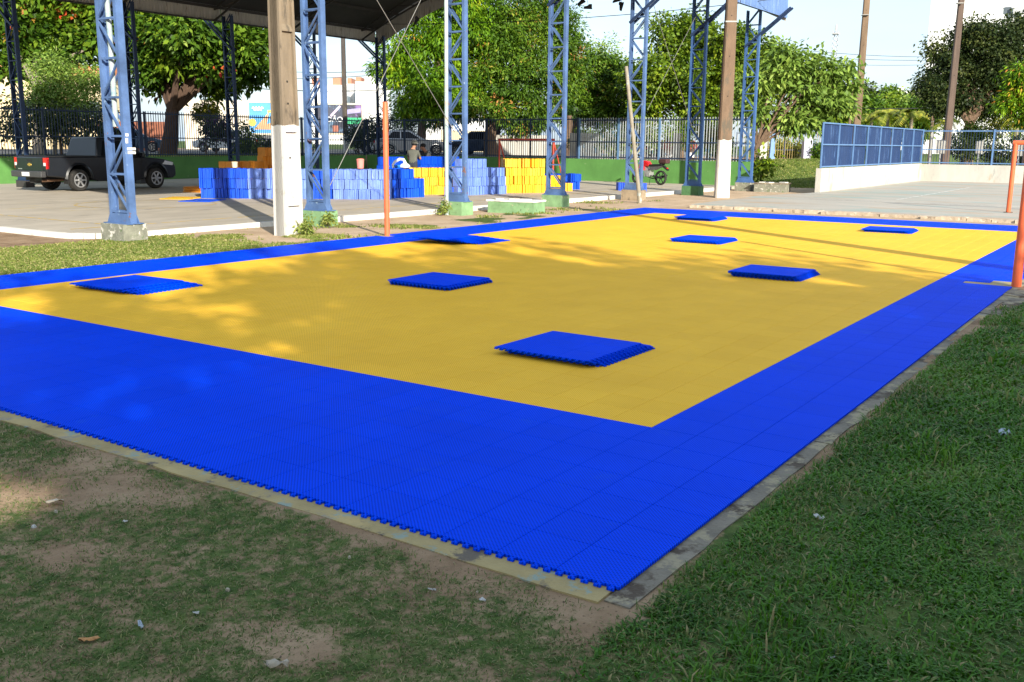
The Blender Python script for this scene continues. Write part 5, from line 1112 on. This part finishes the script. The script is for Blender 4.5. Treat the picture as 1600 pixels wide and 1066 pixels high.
# trees behind the viewpoint whose crowns shade the near half of the court
def uv(u, v): return np.array([u*SUN_DIR[0]+v*SUN_DIR[1], u*SUN_DIR[1]-v*SUN_DIR[0]])
GAPS = []
for px, py, r_ in ((292,586,0.20),(168,608,0.26),(60,612,0.22),(30,484,0.35),(250,455,0.22),(905,408,0.30),(868,374,0.40),(830,396,0.26),(395,408,0.45),(580,388,0.50),(470,398,0.22),(940,352,0.5),(20,760,0.30),(310,412,0.20),(1290,438,0.3),(1010,400,0.25)):
    g_ = Gp(px, py); GAPS.append((g_[0], g_[1], r_))
def shade_tree(u, v, top, R, seed, n, lab):
    p = uv(u, v); rg = np.random.default_rng(seed); lob = []
    for z in np.arange(3.0, top-R*0.4, 1.5):
        rr = R*(0.95 if z < top-2.4 else 0.7); lob.append((p[0]+rg.normal()*0.35, p[1]+rg.normal()*0.35, z, rr*rg.uniform(0.85,1.1), rr*rg.uniform(0.85,1.1), 1.25))
    tree('shade_tree', lab, (p[0], p[1], -0.05), lob, LF_olive, n, seed, L=0.34, Wd=0.11, r0=0.3, group='row of shade trees behind the court corner', sublobes=0, gaps=GAPS, clump=8, cr=0.35, inner=0.55, split=0.3)
shade_tree(-12.5, -6.0, 8.1, 2.1, 401, 7500, 'shade tree at the open end of the tree row')
shade_tree(-12, -2.6, 9.4, 2.3, 402, 9000, 'second shade tree of the row')
shade_tree(-12, 0.8, 10.3, 2.4, 403, 10500, 'tallest shade tree of the row')
shade_tree(-12, 4.2, 10.2, 2.3, 404, 10000, 'fourth shade tree of the row')
shade_tree(-12.5, 7.4, 8.4, 2.1, 405, 7600, 'low shade tree beside the brown pole')

# ---------------------------------------------------------------- buildings and boards beyond
M_wbuild = mat('white_render', (0.80,0.80,0.80), 0.8, 0.05, 0.3); M_cream = mat('cream_render', (0.70,0.58,0.36), 0.8, 0.08, 0.5); M_brick = mat('brick_red_panel', (0.42,0.19,0.12), 0.8, 0.1, 0.5); M_win = mat('window_dark', (0.10,0.12,0.14), 0.3, 0.1, 2)
M_rooft = mat('clay_roof', (0.55,0.22,0.09), 0.85, 0.2, 3, bump=0.4, bscale=6); M_roofr = mat('red_roof', (0.50,0.10,0.06), 0.8, 0.15, 2); M_grey2 = mat('grey_render', (0.45,0.45,0.46), 0.8, 0.1, 0.6)
def block(name, px0, px1, py_top, D, depth, m, lab, win=None, z0=1.0, rz=None, caps=()):
    a = Wp(px0, py_top, D); b = Wp(px1, py_top, D); c = (a+b)/2; w = np.linalg.norm((b-a)[:2]); H = c[2]-z0; ang = VA if rz is None else rz
    fw = AF.copy(); fw[2] = 0; fw /= np.linalg.norm(fw); p = c+fw*depth/2
    o = empty(name, (p[0], p[1], z0), lab, 'building', rz=ang); MB().box((0,0,H/2), (w, depth, H)).build('wall', m, o)
    if win:
        nx_, nz_, ww, wh = win; me = MB().box((0,0,0), (ww, 0.12, wh)).mesh('window', M_win)
        if nx_*nz_ <= 60:
            for i in range(nx_):
                for j in range(nz_): obj('window', me, o, (w*((i+.5)/nx_-.5), depth/2, H*((j+.6)/nz_)))
        else:
            mb = MB()
            for i in range(nx_):
                for j in range(nz_): mb.box((w*((i+.5)/nx_-.5), depth/2, H*((j+.6)/nz_)), (ww, 0.12, wh))
            tag(mb.build('windows', M_win, o), kind='stuff')
    for (f0, f1, hh, mm) in caps: MB().box((w*((f0+f1)/2-.5), 0, H+hh/2), (w*(f1-f0), depth*0.8, hh)).build('roof_block', mm, o)
    return o
# the camera-facing side of a block is local -y or +y depending on VA; windows on both
block('apartment_tower', 486, 539, 133, 330, 14, M_wbuild, 'white apartment tower with many small windows behind the slim pole', (9,9,0.8,1.1), caps=((0.0,0.22,2.4,M_brick),(0.62,0.85,2.6,M_brick)))
block('apartment_tower', 541, 553, 131, 340, 12, M_grey2, 'narrow grey tower with brick red top between the white towers', (2,9,0.9,1.1), caps=((0.1,0.6,2.0,M_brick),))
block('apartment_tower', 555, 602, 128, 320, 14, M_wbuild, 'white apartment tower with brick red corner beside the orange post', (8,10,0.8,1.1), caps=((0.0,0.16,1.6,M_brick),(0.3,0.6,2.0,M_wbuild)))
block('apartment_block', 1405, 1438, 142, 260, 12, M_wbuild, 'far white block with dark windows above the trees', (4,3,1.3,1.2), z0=0.5, caps=((0.0,0.3,1.0,M_wbuild),))
wb_ = block('white_building', 1499, 1720, -160, 112, 6, M_wbuild, 'large plain white building behind the dark evergreen tree', None, z0=0.3, rz=VA-0.48)
for (px, py) in ((1574, 11), (1630, 11), (1574, -60), (1630, -60)):
    p = Wp(px, py, 111.9); q = Matrix.Rotation(-VA+0.48, 4, 'Z') @ Vector((p[0]-wb_.location.x, p[1]-wb_.location.y, 0)); MB().box((q.x, -3.0, p[2]-0.3), (0.75,0.2,0.75)).build('window', M_win, wb_)
p = Wp(1592, 12, 111.9); q = Matrix.Rotation(-VA+0.48, 4, 'Z') @ Vector((p[0]-wb_.location.x, p[1]-wb_.location.y, 0)); MB().box((q.x, -3.2, p[2]-0.3), (1.2,0.9,0.8)).build('air_unit', M_grey2, wb_)
def gable_house(px0, px1, py_eave, py_ridge, D, depth, mw, mr, lab, z0=1.0):
    a = Wp(px0, py_eave, D); b = Wp(px1, py_eave, D); r = Wp((px0+px1)/2, py_ridge, D+depth/2); w = np.linalg.norm((b-a)[:2]); H = a[2]-z0; c = (a+b)/2; fw = AF.copy(); fw[2] = 0; fw /= np.linalg.norm(fw); p = c+fw*depth/2
    o = empty('house', (p[0], p[1], z0), lab, 'house', rz=VA); MB().box((0,0,H/2), (w, depth, H)).build('wall', mw, o)
    RH = r[2]-z0; MB().prism([(-depth/2-0.5,H-0.05),(depth/2+0.5,H-0.05),(0,RH)], -w/2-0.4, w/2+0.4, 'x').build('roof', mr, o)
    for i in range(2): MB().box((w*(i-.5)*0.5, depth/2*1.0, H*0.55), (1.1,0.15,1.1)).build('window', M_win, o); MB().box((w*(i-.5)*0.5, -depth/2, H*0.55), (1.1,0.15,1.1)).build('window', M_win, o)
    return o
gable_house(-60, 70, 112, 84, 74, 8, M_cream, M_rooft, 'house with an orange tiled roof behind the dark red-tinged tree'); gable_house(112, 150, 118, 104, 74, 6, M_cream, M_rooft, 'narrow house with an orange tiled roof behind the feathery tree')
gable_house(1003, 1085, 231, 219, 62, 5, M_wbuild, M_roofr, 'low house with a red roof behind the pale grey fence')
block('white_house', 662, 772, 181, 92, 10, M_wbuild, 'white house with barred windows behind the fence', (5,1,1.2,1.2)); block('yard_wall', 690, 775, 204, 86, 0.4, M_cream, 'yellow yard wall in front of the white house')
block('orange_wall', 150, 262, 190, 70, 0.4, mat('orange_boards', (0.25,0.09,0.05), 0.8, 0.2, 2), 'low red brown wall behind the almond trunk')
# painted wall and billboards
mw = block('mural_wall', 286, 430, 157, 88, 0.5, mat('mural_paint', (0.70,0.62,0.50), 0.8, 0.15, 0.3, stain=[(0.62,0.46,0.28),(0.50,0.62,0.50),(0.42,0.28,0.48)], sthr=0.60, sscale=0.35), 'pale painted wall with faded colour panels')
def billboard(px0, px1, py0, py1, D, lab, m_bg, deco, z0=1.0):
    a = Wp(px0, py1, D); b = Wp(px1, py1, D); t = Wp(px0, py0, D); w = np.linalg.norm((b-a)[:2]); H = t[2]-a[2]; c = (a+b)/2
    o = empty('billboard', (c[0], c[1], z0), lab, 'billboard', rz=VA); zb = a[2]-z0
    MB().box((0,0.0,zb+H/2), (w,0.14,H)).build('panel', m_bg, o)
    fr = MB()
    for s in (-1, 1): fr.box((s*(w/2+0.08),0,zb+H/2), (0.16,0.22,H+0.32)); fr.box((0,0,zb+H/2+s*(H/2+0.08)), (w,0.22,0.16))
    fr.build('frame', mat('billboard_frame', (0.6,0.52,0.38), 0.7), o)
    for s in (-0.35, 0.35): MB().box((s*w,0.15,(zb)/2), (0.2,0.2,zb)).build('leg', M_grey2, o)
    deco(o, w, H, zb); return o
sgn = -1.0    # local side that faces the viewer
M_bsky = mat('poster_sky_blue', (0.10,0.33,0.68), 0.6, 0.15, 0.4); M_bdark = mat('poster_dark', (0.05,0.055,0.08), 0.6, 0.4, 0.4, stain=[(0.20,0.12,0.30),(0.12,0.2,0.3)], sthr=0.56, sscale=0.4)
M_pgreen = mat('poster_green', (0.05,0.42,0.20), 0.6); M_pw = mat('poster_white', (0.78,0.78,0.78), 0.6, 0.03); M_psk = mat('poster_skin', (0.62,0.36,0.20), 0.6); M_py = mat('poster_yellow', (0.75,0.55,0.12), 0.6)
FY = -0.078
def text_mesh(body, size, mt, parent, loc):
    cu = bpy.data.curves.new('lettering', 'FONT'); cu.body = body; cu.size = size; cu.extrude = 0.01; cu.align_x = 'LEFT'
    t = bpy.data.objects.new('lettering', cu); COL.objects.link(t); bpy.context.view_layer.update(); me = bpy.data.meshes.new_from_object(t.evaluated_get(bpy.context.evaluated_depsgraph_get())); bpy.data.objects.remove(t)
    me.materials.clear(); me.materials.append(mt); o = obj('lettering', me, parent, loc); o.rotation_euler = (math.pi/2, 0, 0); return o
def deco1(o, w, H, zb):
    MB().prism([(-w*0.35,zb+H*0.12),(w*0.48,zb+H*0.12),(w*0.48,zb+H*0.42),(w*0.1,zb+H*0.3),(w*0.2,zb+H*0.72),(-w*0.05,zb+H*0.45)], FY-0.006, FY, 'y').build('poster_shape', M_psk, o)
    MB().lathe([(H*0.13,FY-0.008),(H*0.13,FY)], 12, (-w*0.40,0,zb+H*0.35), 'y').build('poster_shape', M_py, o)
    mb = MB(); P = [(-w*0.38+w*0.36*t, FY-0.012, zb+H*0.80+H*0.06*math.sin(t*22)) for t in np.linspace(0,1,26)]; mb.tube(P, H*0.03, 5); mb.build('script_lettering', M_pw, o); MB().box((w*0.28,FY-0.003,zb+H*0.72), (w*0.3,0.006,H*0.08)).build('poster_shape', M_py, o)
def deco2(o, w, H, zb):
    MB().box((w*0.28,FY-0.003,zb+H*0.44), (w*0.42,0.006,H*0.22)).build('poster_shape', M_pgreen, o)
    text_mesh('IDÃO', H*0.26, M_pw, o, (-w*0.33, FY-0.014, zb+H*0.40))
    mb = MB(); mb.bar((-w*0.2,FY-0.004,zb+H*0.6), (w*0.02,FY-0.004,zb+H*0.96), w*0.05, 0.008, up=(0,1,0)); mb.build('poster_shape', mat('poster_lilac', (0.5,0.42,0.55), 0.6), o)
    MB().prism([(w*0.08,zb+H*0.66),(w*0.48,zb+H*0.74),(w*0.48,zb+H*0.9),(w*0.1,zb+H*0.82)], FY-0.006, FY, 'y').build('poster_shape', mat('poster_mauve', (0.30,0.28,0.48), 0.6), o)
    MB().box((-w*0.1,FY-0.003,zb+H*0.16), (w*0.12,0.006,H*0.22)).build('poster_shape', mat('poster_brick', (0.4,0.15,0.10), 0.6), o)
billboard(391, 436, 161, 208, 84, 'blue billboard with white script and an outstretched arm', M_bsky, deco1); billboard(497, 566, 164, 208, 92, 'dark billboard with white letters and a green bar', M_bdark, deco2)
# white hoarding of upright panels
def hoarding(px0, px1, py0, py1, D, n, lab, z0=1.0):
    a = Wp(px0, py0, D); b = Wp(px1, py0, D); w = np.linalg.norm((b-a)[:2]); H = a[2]-z0; o = empty('hoarding', (a[0], a[1], z0), lab, 'hoarding', rz=VA); me = MB().box((0,0,H/2), (w/n-0.02,0.05,H)).mesh('panel', M_wwall)
    for k in range(n): obj('panel', me, o, (w*(k+.5)/n, 0.01*(k % 2), 0))
    return o
hoarding(770, 862, 211, 234, 60, 8, 'white board hoarding behind the red goal'); hoarding(890, 937, 208, 240, 51.5, 4, 'bright white board hoarding beside the blue column'); hoarding(992, 1000, 209, 240, 50, 1, 'narrow white board behind the leaning pipe')
def pillar(px, w_px, py0, py1, D, m, lab, taper=1.0, name='fence_pillar'):
    a = Wp(px, py0, D); b = Wp(px, py1, D); w = w_px*D/FPX; o = empty(name, (a[0], a[1], b[2]-0.4), lab, 'pillar', rz=VA); MB().box((0,0,(a[2]-b[2]+0.4)/2), (w,w,a[2]-b[2]+0.4), taper=taper).build('shaft', m, o); MB().box((0,0,a[2]-b[2]+0.43), (w*taper*1.06,w*taper*1.06,0.06)).build('cap', m, o)
pillar(1058, 11, 210, 248, 52, M_wwall, 'white pillar behind the pale grey fence near the motorcycle'); pillar(1193, 11, 211, 256, 60, M_wwall, 'white pillar of the yellow fence beyond the lawn'); pillar(1208, 10, 207, 262, 58, M_bframe, 'blue tapered post beyond the lawn', taper=0.45); pillar(1262, 13, 216, 258, 60, mat('lilac_paint', (0.50,0.50,0.62), 0.8), 'pale lilac pillar near the blue screen')
a = Wp(1150, 258, 61); b = Wp(1300, 262, 61)
picket_fence(b[:2], a[:2], 0.75, 2.6, 'yellowish picket fence on a low wall beyond the lawn', mat('fence_ochre', (0.36,0.27,0.10), 0.6, 0.2, 3), M_fence_d, M_fence_d, pitch=0.15, post=3.0)
lw = empty('low_wall', (b[0], b[1], 0), 'low cream wall under the yellowish fence', 'wall', rz=math.atan2(a[1]-b[1], a[0]-b[0])); MB().box((3,0,0.37), (7,0.2,0.78)).build('wall', M_wwall, lw)
# signs hung on the court fence
def sign(px, py0, py1, w_px, X, lab, m=None):
    a = PXp(px, py0, X); b = PXp(px, py1, X); w = w_px*(X+3.3)*1.08/FPX; o = empty('sign_board', (a[0], a[1], b[2]), lab, 'sign'); MB().box((0,0,(a[2]-b[2])/2), (0.03,w*0.95,a[2]-b[2])).build('board', m or M_wwall, o); MB().box((0.04,0,(a[2]-b[2])/2-0.4), (0.04,0.05,a[2]-b[2]+0.9)).build('stake', M_grey2, o)
sign(1471, 219, 240, 13, 52.6, 'white sign board near the corner of the court fence'); sign(1531, 221, 240, 10, 52.6, 'white sign board on the middle of the court fence'); sign(1594, 219, 244, 10, 52.6, 'white sign board behind the orange goal crossbar'); sign(1457, 208, 262, 4, 52.5, 'narrow white post plate at the corner of the court walls')
# lattice mast far off
p = Wp(1303, 90, 300); ms = empty('radio_mast', (p[0], p[1], 1.0), 'distant pale steel lattice mast above the airy tree', 'mast'); top = Wp(1304, 40, 300)[2]-1; mb = MB()
for s in (-1, 1):
    for q_ in (-1, 1): mb.bar((s*0.8,q_*0.8,0), (s*0.5,q_*0.5,top-2), 0.18)
for k in range(24):
    z = (top-2)*k/24; z2 = (top-2)*(k+1)/24
    for s in (-1, 1): mb.bar((s*0.75,-0.75*s,z), (-s*0.72,-0.72*s,z2), 0.12); mb.bar((s*0.75,0.75*s,z), (s*0.72,-0.72*s,z2), 0.12)
mb.build('lattice', mat('galvanised_far', (0.5,0.53,0.58), 0.6), ms); MB().tube([(0,0,top-2),(0,0,top)], 0.3, 6).build('spike', M_grey2, ms); MB().box((0,0,top*0.93), (2.0,2.0,0.4)).build('platform', M_grey2, ms)
# ---------------------------------------------------------------- wires and shoes
M_wire = mat('black_cable', (0.03,0.03,0.03), 0.6)
def wire(p0, p1, D0, D1, lab, sag=0.3, r=0.012, group='overhead cables'):
    a = Wp(p0[0], p0[1], D0); b = Wp(p1[0], p1[1], D1); P = [a+(b-a)*t-np.array([0,0,sag*4*t*(1-t)]) for t in np.linspace(0,1,12)]
    return tag(MB().tube(P, r, 5).build('overhead_cable', M_wire), lab, 'cable', group)
wire((600,38), (1300,-14), 36, 36, 'thin cable strung between the columns in front of the trees', r=0.012)
for k, (ya, yb) in enumerate(((100,108),(116,112),(128,138))): wire((300,ya), (640,yb), 70, 70, ['upper street cable behind the concrete pole', 'middle street cable behind the concrete pole', 'lowest thick street cable in front of the apartment towers'][k], r=0.02+0.012*(k == 2), sag=0.4)
wire((1180,70), (1620,84), 140, 140, 'far upper power line crossing the open sky', r=0.03, sag=1); wire((1180,80), (1620,86), 140, 140, 'far middle power line crossing the open sky', r=0.03, sag=1); wire((1180,92), (1620,90), 140, 140, 'far lower power line crossing the open sky', r=0.025, sag=1); wire((1250,163), (1470,168), 76, 76, 'dark street cable in front of the far trees', r=0.03, sag=0.2)
M_shoe2 = mat('black_shoe', (0.02,0.02,0.022), 0.6)
def shoe(px, py, D, rx, ry, rz, lab):
    g = Wp(px, py, D); o = empty('hanging_shoe', g, lab, 'shoe', 'shoes hanging from the cable above'); o.rotation_euler = (rx, ry, rz)
    bevel_obj(MB().prism([(-0.13,0),(0.15,0),(0.16,0.04),(0.08,0.07),(-0.01,0.10),(-0.03,0.14),(-0.13,0.14)], -0.045, 0.045, 'y').build('upper', M_shoe2, o), 0.015); MB().box((0.01,0,-0.012), (0.30,0.095,0.024)).build('sole', M_dark, o)
    return o
for (px, py, rx, ry, rz, lab) in ((909,5,0.2,0.5,2.2,'upper black shoe of the pair dangling beside the mango tree'),(919,13,0,0.0,2.4,'lower black shoe of the pair dangling beside the mango tree'),(964,2,0,0.3,2.6,'flat black shoe of the pair dangling above the dark tree'),(972,10,0.3,1.3,2.2,'upright black shoe of the pair dangling above the dark tree')):
    s_ = shoe(px, py, 34, rx, ry, rz, lab)
    a = Wp(px, py, 34); wv = tag(MB().tube([a+np.array([0,0,0.08]), Wp(px-4, -16, 34)], 0.006, 4).build('shoe_lace', M_wire), 'thin lace holding the '+lab.replace(' dangling',''), 'lace', 'laces of the hanging shoes')
wire((860,-17), (1010,-15), 34, 34, 'cable above the columns from which the shoes hang', sag=0.0)
sh2 = shoe(652, 33, 36, 0.2, 0.9, 2.4, 'black shoe dangling under the roof edge beside the mango tree')

# ---------------------------------------------------------------- grass
LF_grass = leaf_mat('grass_blade', [(0,(0.025,0.070,0.008)),(0.4,(0.060,0.165,0.016)),(0.8,(0.12,0.25,0.03)),(0.92,(0.20,0.22,0.07)),(1.0,(0.34,0.27,0.13))], trans=0.3, rough=0.45)
LF_grassm = leaf_mat('grass_thin_blade', [(0,(0.045,0.085,0.015)),(0.4,(0.085,0.15,0.03)),(0.8,(0.15,0.20,0.05)),(0.92,(0.24,0.24,0.09)),(1.0,(0.38,0.31,0.17))], trans=0.3, rough=0.5)
LF_grass2 = leaf_mat('grass_dry_blade', [(0,(0.10,0.15,0.03)),(0.45,(0.20,0.26,0.05)),(0.8,(0.32,0.33,0.09)),(1.0,(0.46,0.39,0.18))], trans=0.3, rough=0.6)
def grass(name, lab, x0, x1, y0, y1, n, keep, L, Wd, leaf, seed, lie=0.9, dry=0.08, ref=3.0, base_t=0.42):
    rg = np.random.default_rng(seed); x = rg.uniform(x0, x1, n); y = rg.uniform(y0, y1, n); z = ground_h(x, y)
    d = np.stack([x,y,z],1)-CAM; dep = d@AF; px = 800+FPX*(d@AR)/np.maximum(dep,0.1); py = 533-FPX*(d@AU)/np.maximum(dep,0.1)
    ok = (dep > 0.5) & (px > -120) & (px < 1720) & (py < 1180) & (rg.random(n) < keep(x, y)*np.minimum(1, (ref/np.maximum(dep,0.5))**1.0)); x, y, z, dep = x[ok], y[ok], z[ok], dep[ok]; N = len(x)
    b = np.stack([x,y,z-0.004],1); a = rg.uniform(0, 2*math.pi, N); el = rg.uniform(0.15, 1.25, N)*lie+0.25; h = np.stack([np.cos(a),np.sin(a),np.zeros(N)],1)
    ax = h*np.cos(el)[:,None]+np.array([0,0,1])*np.sin(el)[:,None]; sd = np.stack([-np.sin(a),np.cos(a),np.zeros(N)],1); sc = np.clip(dep/4.5, 1, 3.2); l = (L*rg.uniform(0.5,1.4,N)*np.minimum(sc,1.5))[:,None]; w = (Wd*rg.uniform(0.6,1.4,N)*sc)[:,None]
    m1 = b+ax*l*0.55; tip = m1+(ax*0.6+h*0.45-np.array([0,0,0.25]))*l*0.5
    Q1 = np.stack([b-sd*w*0.5, b+sd*w*0.5, m1+sd*w*0.5, m1-sd*w*0.5],1); Q2 = np.stack([m1-sd*w*0.5, m1+sd*w*0.5, tip+sd*w*0.06, tip-sd*w*0.06],1)
    patch = (fbm(x, y, 0.8, 77)-0.5)*0.9; t = np.clip(rg.normal(base_t,0.14,N)+patch, 0, 0.88); t = np.where(rg.random(N) < dry, rg.uniform(0.88,1.0,N), t)
    o = obj(name, quads_mesh(name, np.concatenate([Q1,Q2]), leaf, np.concatenate([t,t]))); return tag(o, lab, 'grass', kind='stuff')
grass('lawn_grass', 'lush low green grass beside the mat edge', -2.4, 9.5, -5.5, -0.16, 760000, lambda x, y: np.clip(grass_cover(x,y)*1.1-0.08,0,1)*(0.22+0.9*sstep(0.36,0.58,fbm(x,y,0.42,9))).clip(0,1), 0.043, 0.0082, LF_grass, 1, ref=2.8, lie=0.75, base_t=0.5)
grass('tall_tufts', 'longer bright grass tufts in the lawn', -1.5, 6.0, -4.5, -0.5, 90000, lambda x, y: sstep(0.60,0.72,fbm(x,y,0.55,41))*0.8, 0.085, 0.0065, LF_grass, 11, ref=3.0, lie=1.15, dry=0.1, base_t=0.6)
grass('dry_grass', 'thin brownish grass in worn lawn patches', 0.0, 9.5, -4.5, -0.2, 120000, lambda x, y: sstep(0.55,0.40,fbm(x,y,0.42,9))*0.8, 0.035, 0.004, LF_grassm, 12, ref=4.0, lie=0.8, dry=0.45, base_t=0.55)
grass('sparse_grass', 'thin patchy grass on trodden soil by the front edge', -2.6, -0.17, -2.6, 6.5, 620000, lambda x, y: np.clip(grass_cover(x,y)-0.12,0,1)*0.44+0.012, 0.025, 0.0032, LF_grassm, 2, lie=0.75, dry=0.25, ref=3.0, base_t=0.46)
grass('edge_weeds', 'straggling grass along the concrete rim', -0.4, 9.0, -0.42, -0.12, 34000, lambda x, y: sstep(0.32,0.6,fbm(x,y,0.4,19))*0.8, 0.045, 0.004, LF_grass, 3, dry=0.35)
grass('strip_grass', 'sunlit grass strip between the mat and the kerb', 2.0, 13.5, 11.08, 14.4, 330000, lambda x, y: np.clip(grass_cover(x,y)-0.05,0,1), 0.03, 0.005, LF_grass2, 4, ref=14, lie=1.0, dry=0.25)
grass('sand_weeds', 'tufts of weed on the sandy ground', 8.0, 26.0, 11.1, 14.0, 60000, lambda x, y: 0.7*sstep(0.64,0.74,fbm(x,y,1.4,23)), 0.06, 0.006, LF_grass2, 5, ref=15, dry=0.25)
grass('bank_grass', 'green grass bank beyond the end column', 39.0, 60.0, 10.3, 18.0, 90000, lambda x, y: np.clip(grass_cover(x,y)*0.9,0,1), 0.05, 0.012, LF_grass2, 6, ref=45, dry=0.1)
grass('terrace_grass', 'grass on the terrace behind the fence', 16.0, 38.0, 36.5, 43.0, 60000, lambda x, y: np.clip(grass_cover(x,y)*0.9,0,1), 0.07, 0.012, LF_grass2, 7, ref=45, dry=0.1)
# small weeds at the foot of poles
for px, py, n, r, lab in ((462,362,90,0.16,'leafy weed growing at the foot of the concrete pole'),(478,366,60,0.14,'low weed beside the concrete pole'),(512,354,40,0.12,'weed at the corner of the green footing'),(692,334,40,0.12,'weed at the foot of the teal pipe')):
    g = Gp(px, py); tree('weed', lab, (g[0], g[1], -0.03), [(g[0],g[1],0.10,r,r,0.12),(g[0]+0.06,g[1]-0.03,0.22,r*0.6,r*0.6,0.14)], LF_grass2, n*6, 500+px, L=0.07, Wd=0.02, r0=0.008, cat='weed', clump=6, cr=0.05)

# ---------------------------------------------------------------- litter
M_lit = mat('litter_white', (0.52,0.51,0.49), 0.6, 0.08, 20); M_litb = mat('litter_bluish', (0.42,0.48,0.55), 0.5, 0.15, 20); M_leafd = mat('dry_leaf', (0.48,0.24,0.09), 0.7, 0.2, 20); M_litc = mat('litter_cream', (0.42,0.36,0.28), 0.8, 0.2, 20)
def scrap(px, py, w, l, h, m, name, lab, cat, seed):
    rg = np.random.default_rng(seed); g = Gp(px, py, -0.035); n = 6; V_ = []; F_ = []; w *= 0.75; l *= 0.75
    for i in range(n):
        for j in range(4):
            V_.append(((i/(n-1)-.5)*l+rg.normal()*l*0.04, (j/3-.5)*w*(1-0.5*abs(i/(n-1)-.5)*2)+rg.normal()*w*0.06, 0.006+h*rg.random()))
    for i in range(n-1):
        for j in range(3): F_.append((i*4+j,(i+1)*4+j,(i+1)*4+j+1,i*4+j+1))
    mb = MB().add(V_, F_); o = mb.build(name, m, None, (g[0],g[1],float(ground_h(g[0],g[1]))), rg.uniform(0,3), smooth=True); md = o.modifiers.new('thick','SOLIDIFY'); md.thickness = 0.002; return tag(o, lab, cat)
scrap(86,793,0.05,0.11,0.025,M_litc,'plastic_scrap','crumpled pale plastic scrap on bare soil near the front edge','litter',1); scrap(432,1053,0.045,0.10,0.03,M_litc,'crushed_cup','crushed cream cup lying in the grass','litter',2); scrap(140,1010,0.035,0.09,0.012,M_leafd,'dry_leaf','curled orange dry leaf on the soil','leaf',3)
scrap(1568,686,0.10,0.14,0.04,M_litb,'plastic_bag','bluish crumpled plastic bag on the lawn','litter',4); scrap(1279,814,0.045,0.075,0.02,M_lit,'paper_scrap','white paper scrap on the lawn near the concrete strip','litter',5); scrap(220,987,0.02,0.07,0.02,M_litb,'plastic_ring','torn blue and white plastic strip on the soil','litter',6); scrap(307,967,0.018,0.03,0.012,M_lit,'paper_scrap','tiny white scrap next to the torn strip','litter',7)
scrap(754,947,0.02,0.035,0.012,M_lit,'paper_scrap','white bottle cap scrap below the mat front edge','litter',8); scrap(675,930,0.01,0.05,0.008,M_lit,'paper_scrap','thin white straw piece below the mat front edge','litter',9); scrap(196,822,0.014,0.03,0.008,M_lit,'paper_scrap','small white scrap in the patchy grass','litter',10); scrap(1524,642,0.03,0.05,0.015,M_lit,'paper_scrap','small white scrap above the plastic bag on the lawn','litter',11); scrap(1300,1037,0.012,0.03,0.01,M_lit,'paper_scrap','white speck of paper in the long grass','litter',12); scrap(746,935,0.012,0.02,0.01,M_litc,'paper_scrap','tan scrap beside the bottle cap scrap','litter',13)
rg = np.random.default_rng(99)
for k in range(7):
    x_ = rg.uniform(-1.7,-0.3); y_ = rg.uniform(0,4.5); o = MB().box((0,0,0),(rg.uniform(0.01,0.025),rg.uniform(0.008,0.02),0.012),taper=0.6).build('pebble', M_litc if k % 3 else M_lit, None, (x_,y_,float(ground_h(x_,y_))+0.006), rg.uniform(0,3)); tag(o,'small pale pebble on the trodden soil','pebble','pebbles on the trodden soil')
mb = MB().tube([Gp(445,1018,-0.03), Gp(437,1035,-0.03)+[0,0,0.015], Gp(428,1046,-0.03)], 0.004, 5).build('twig', M_bark); tag(mb, 'dry twig beside the crushed cream cup', 'twig')
# cracked paving beside the orange post
r2 = np.random.default_rng(4)
for k, (px, py) in enumerate(((1578,470),(1598,484),(1560,492),(1596,462))):
    g = Gp(px, py, -0.03); pts = [(0.42*math.cos(a)*r2.uniform(.8,1.1)+0.0, 0.30*math.sin(a)*r2.uniform(.8,1.1)) for a in np.linspace(0,2*math.pi,11)[:-1]]; o = MB().prism(pts, -0.06, 0.012, 'z').build('paving_slab', M_slab2, None, (g[0]+0.1,g[1]-0.1,-0.03+0.004*k), k*0.8); struct(o)
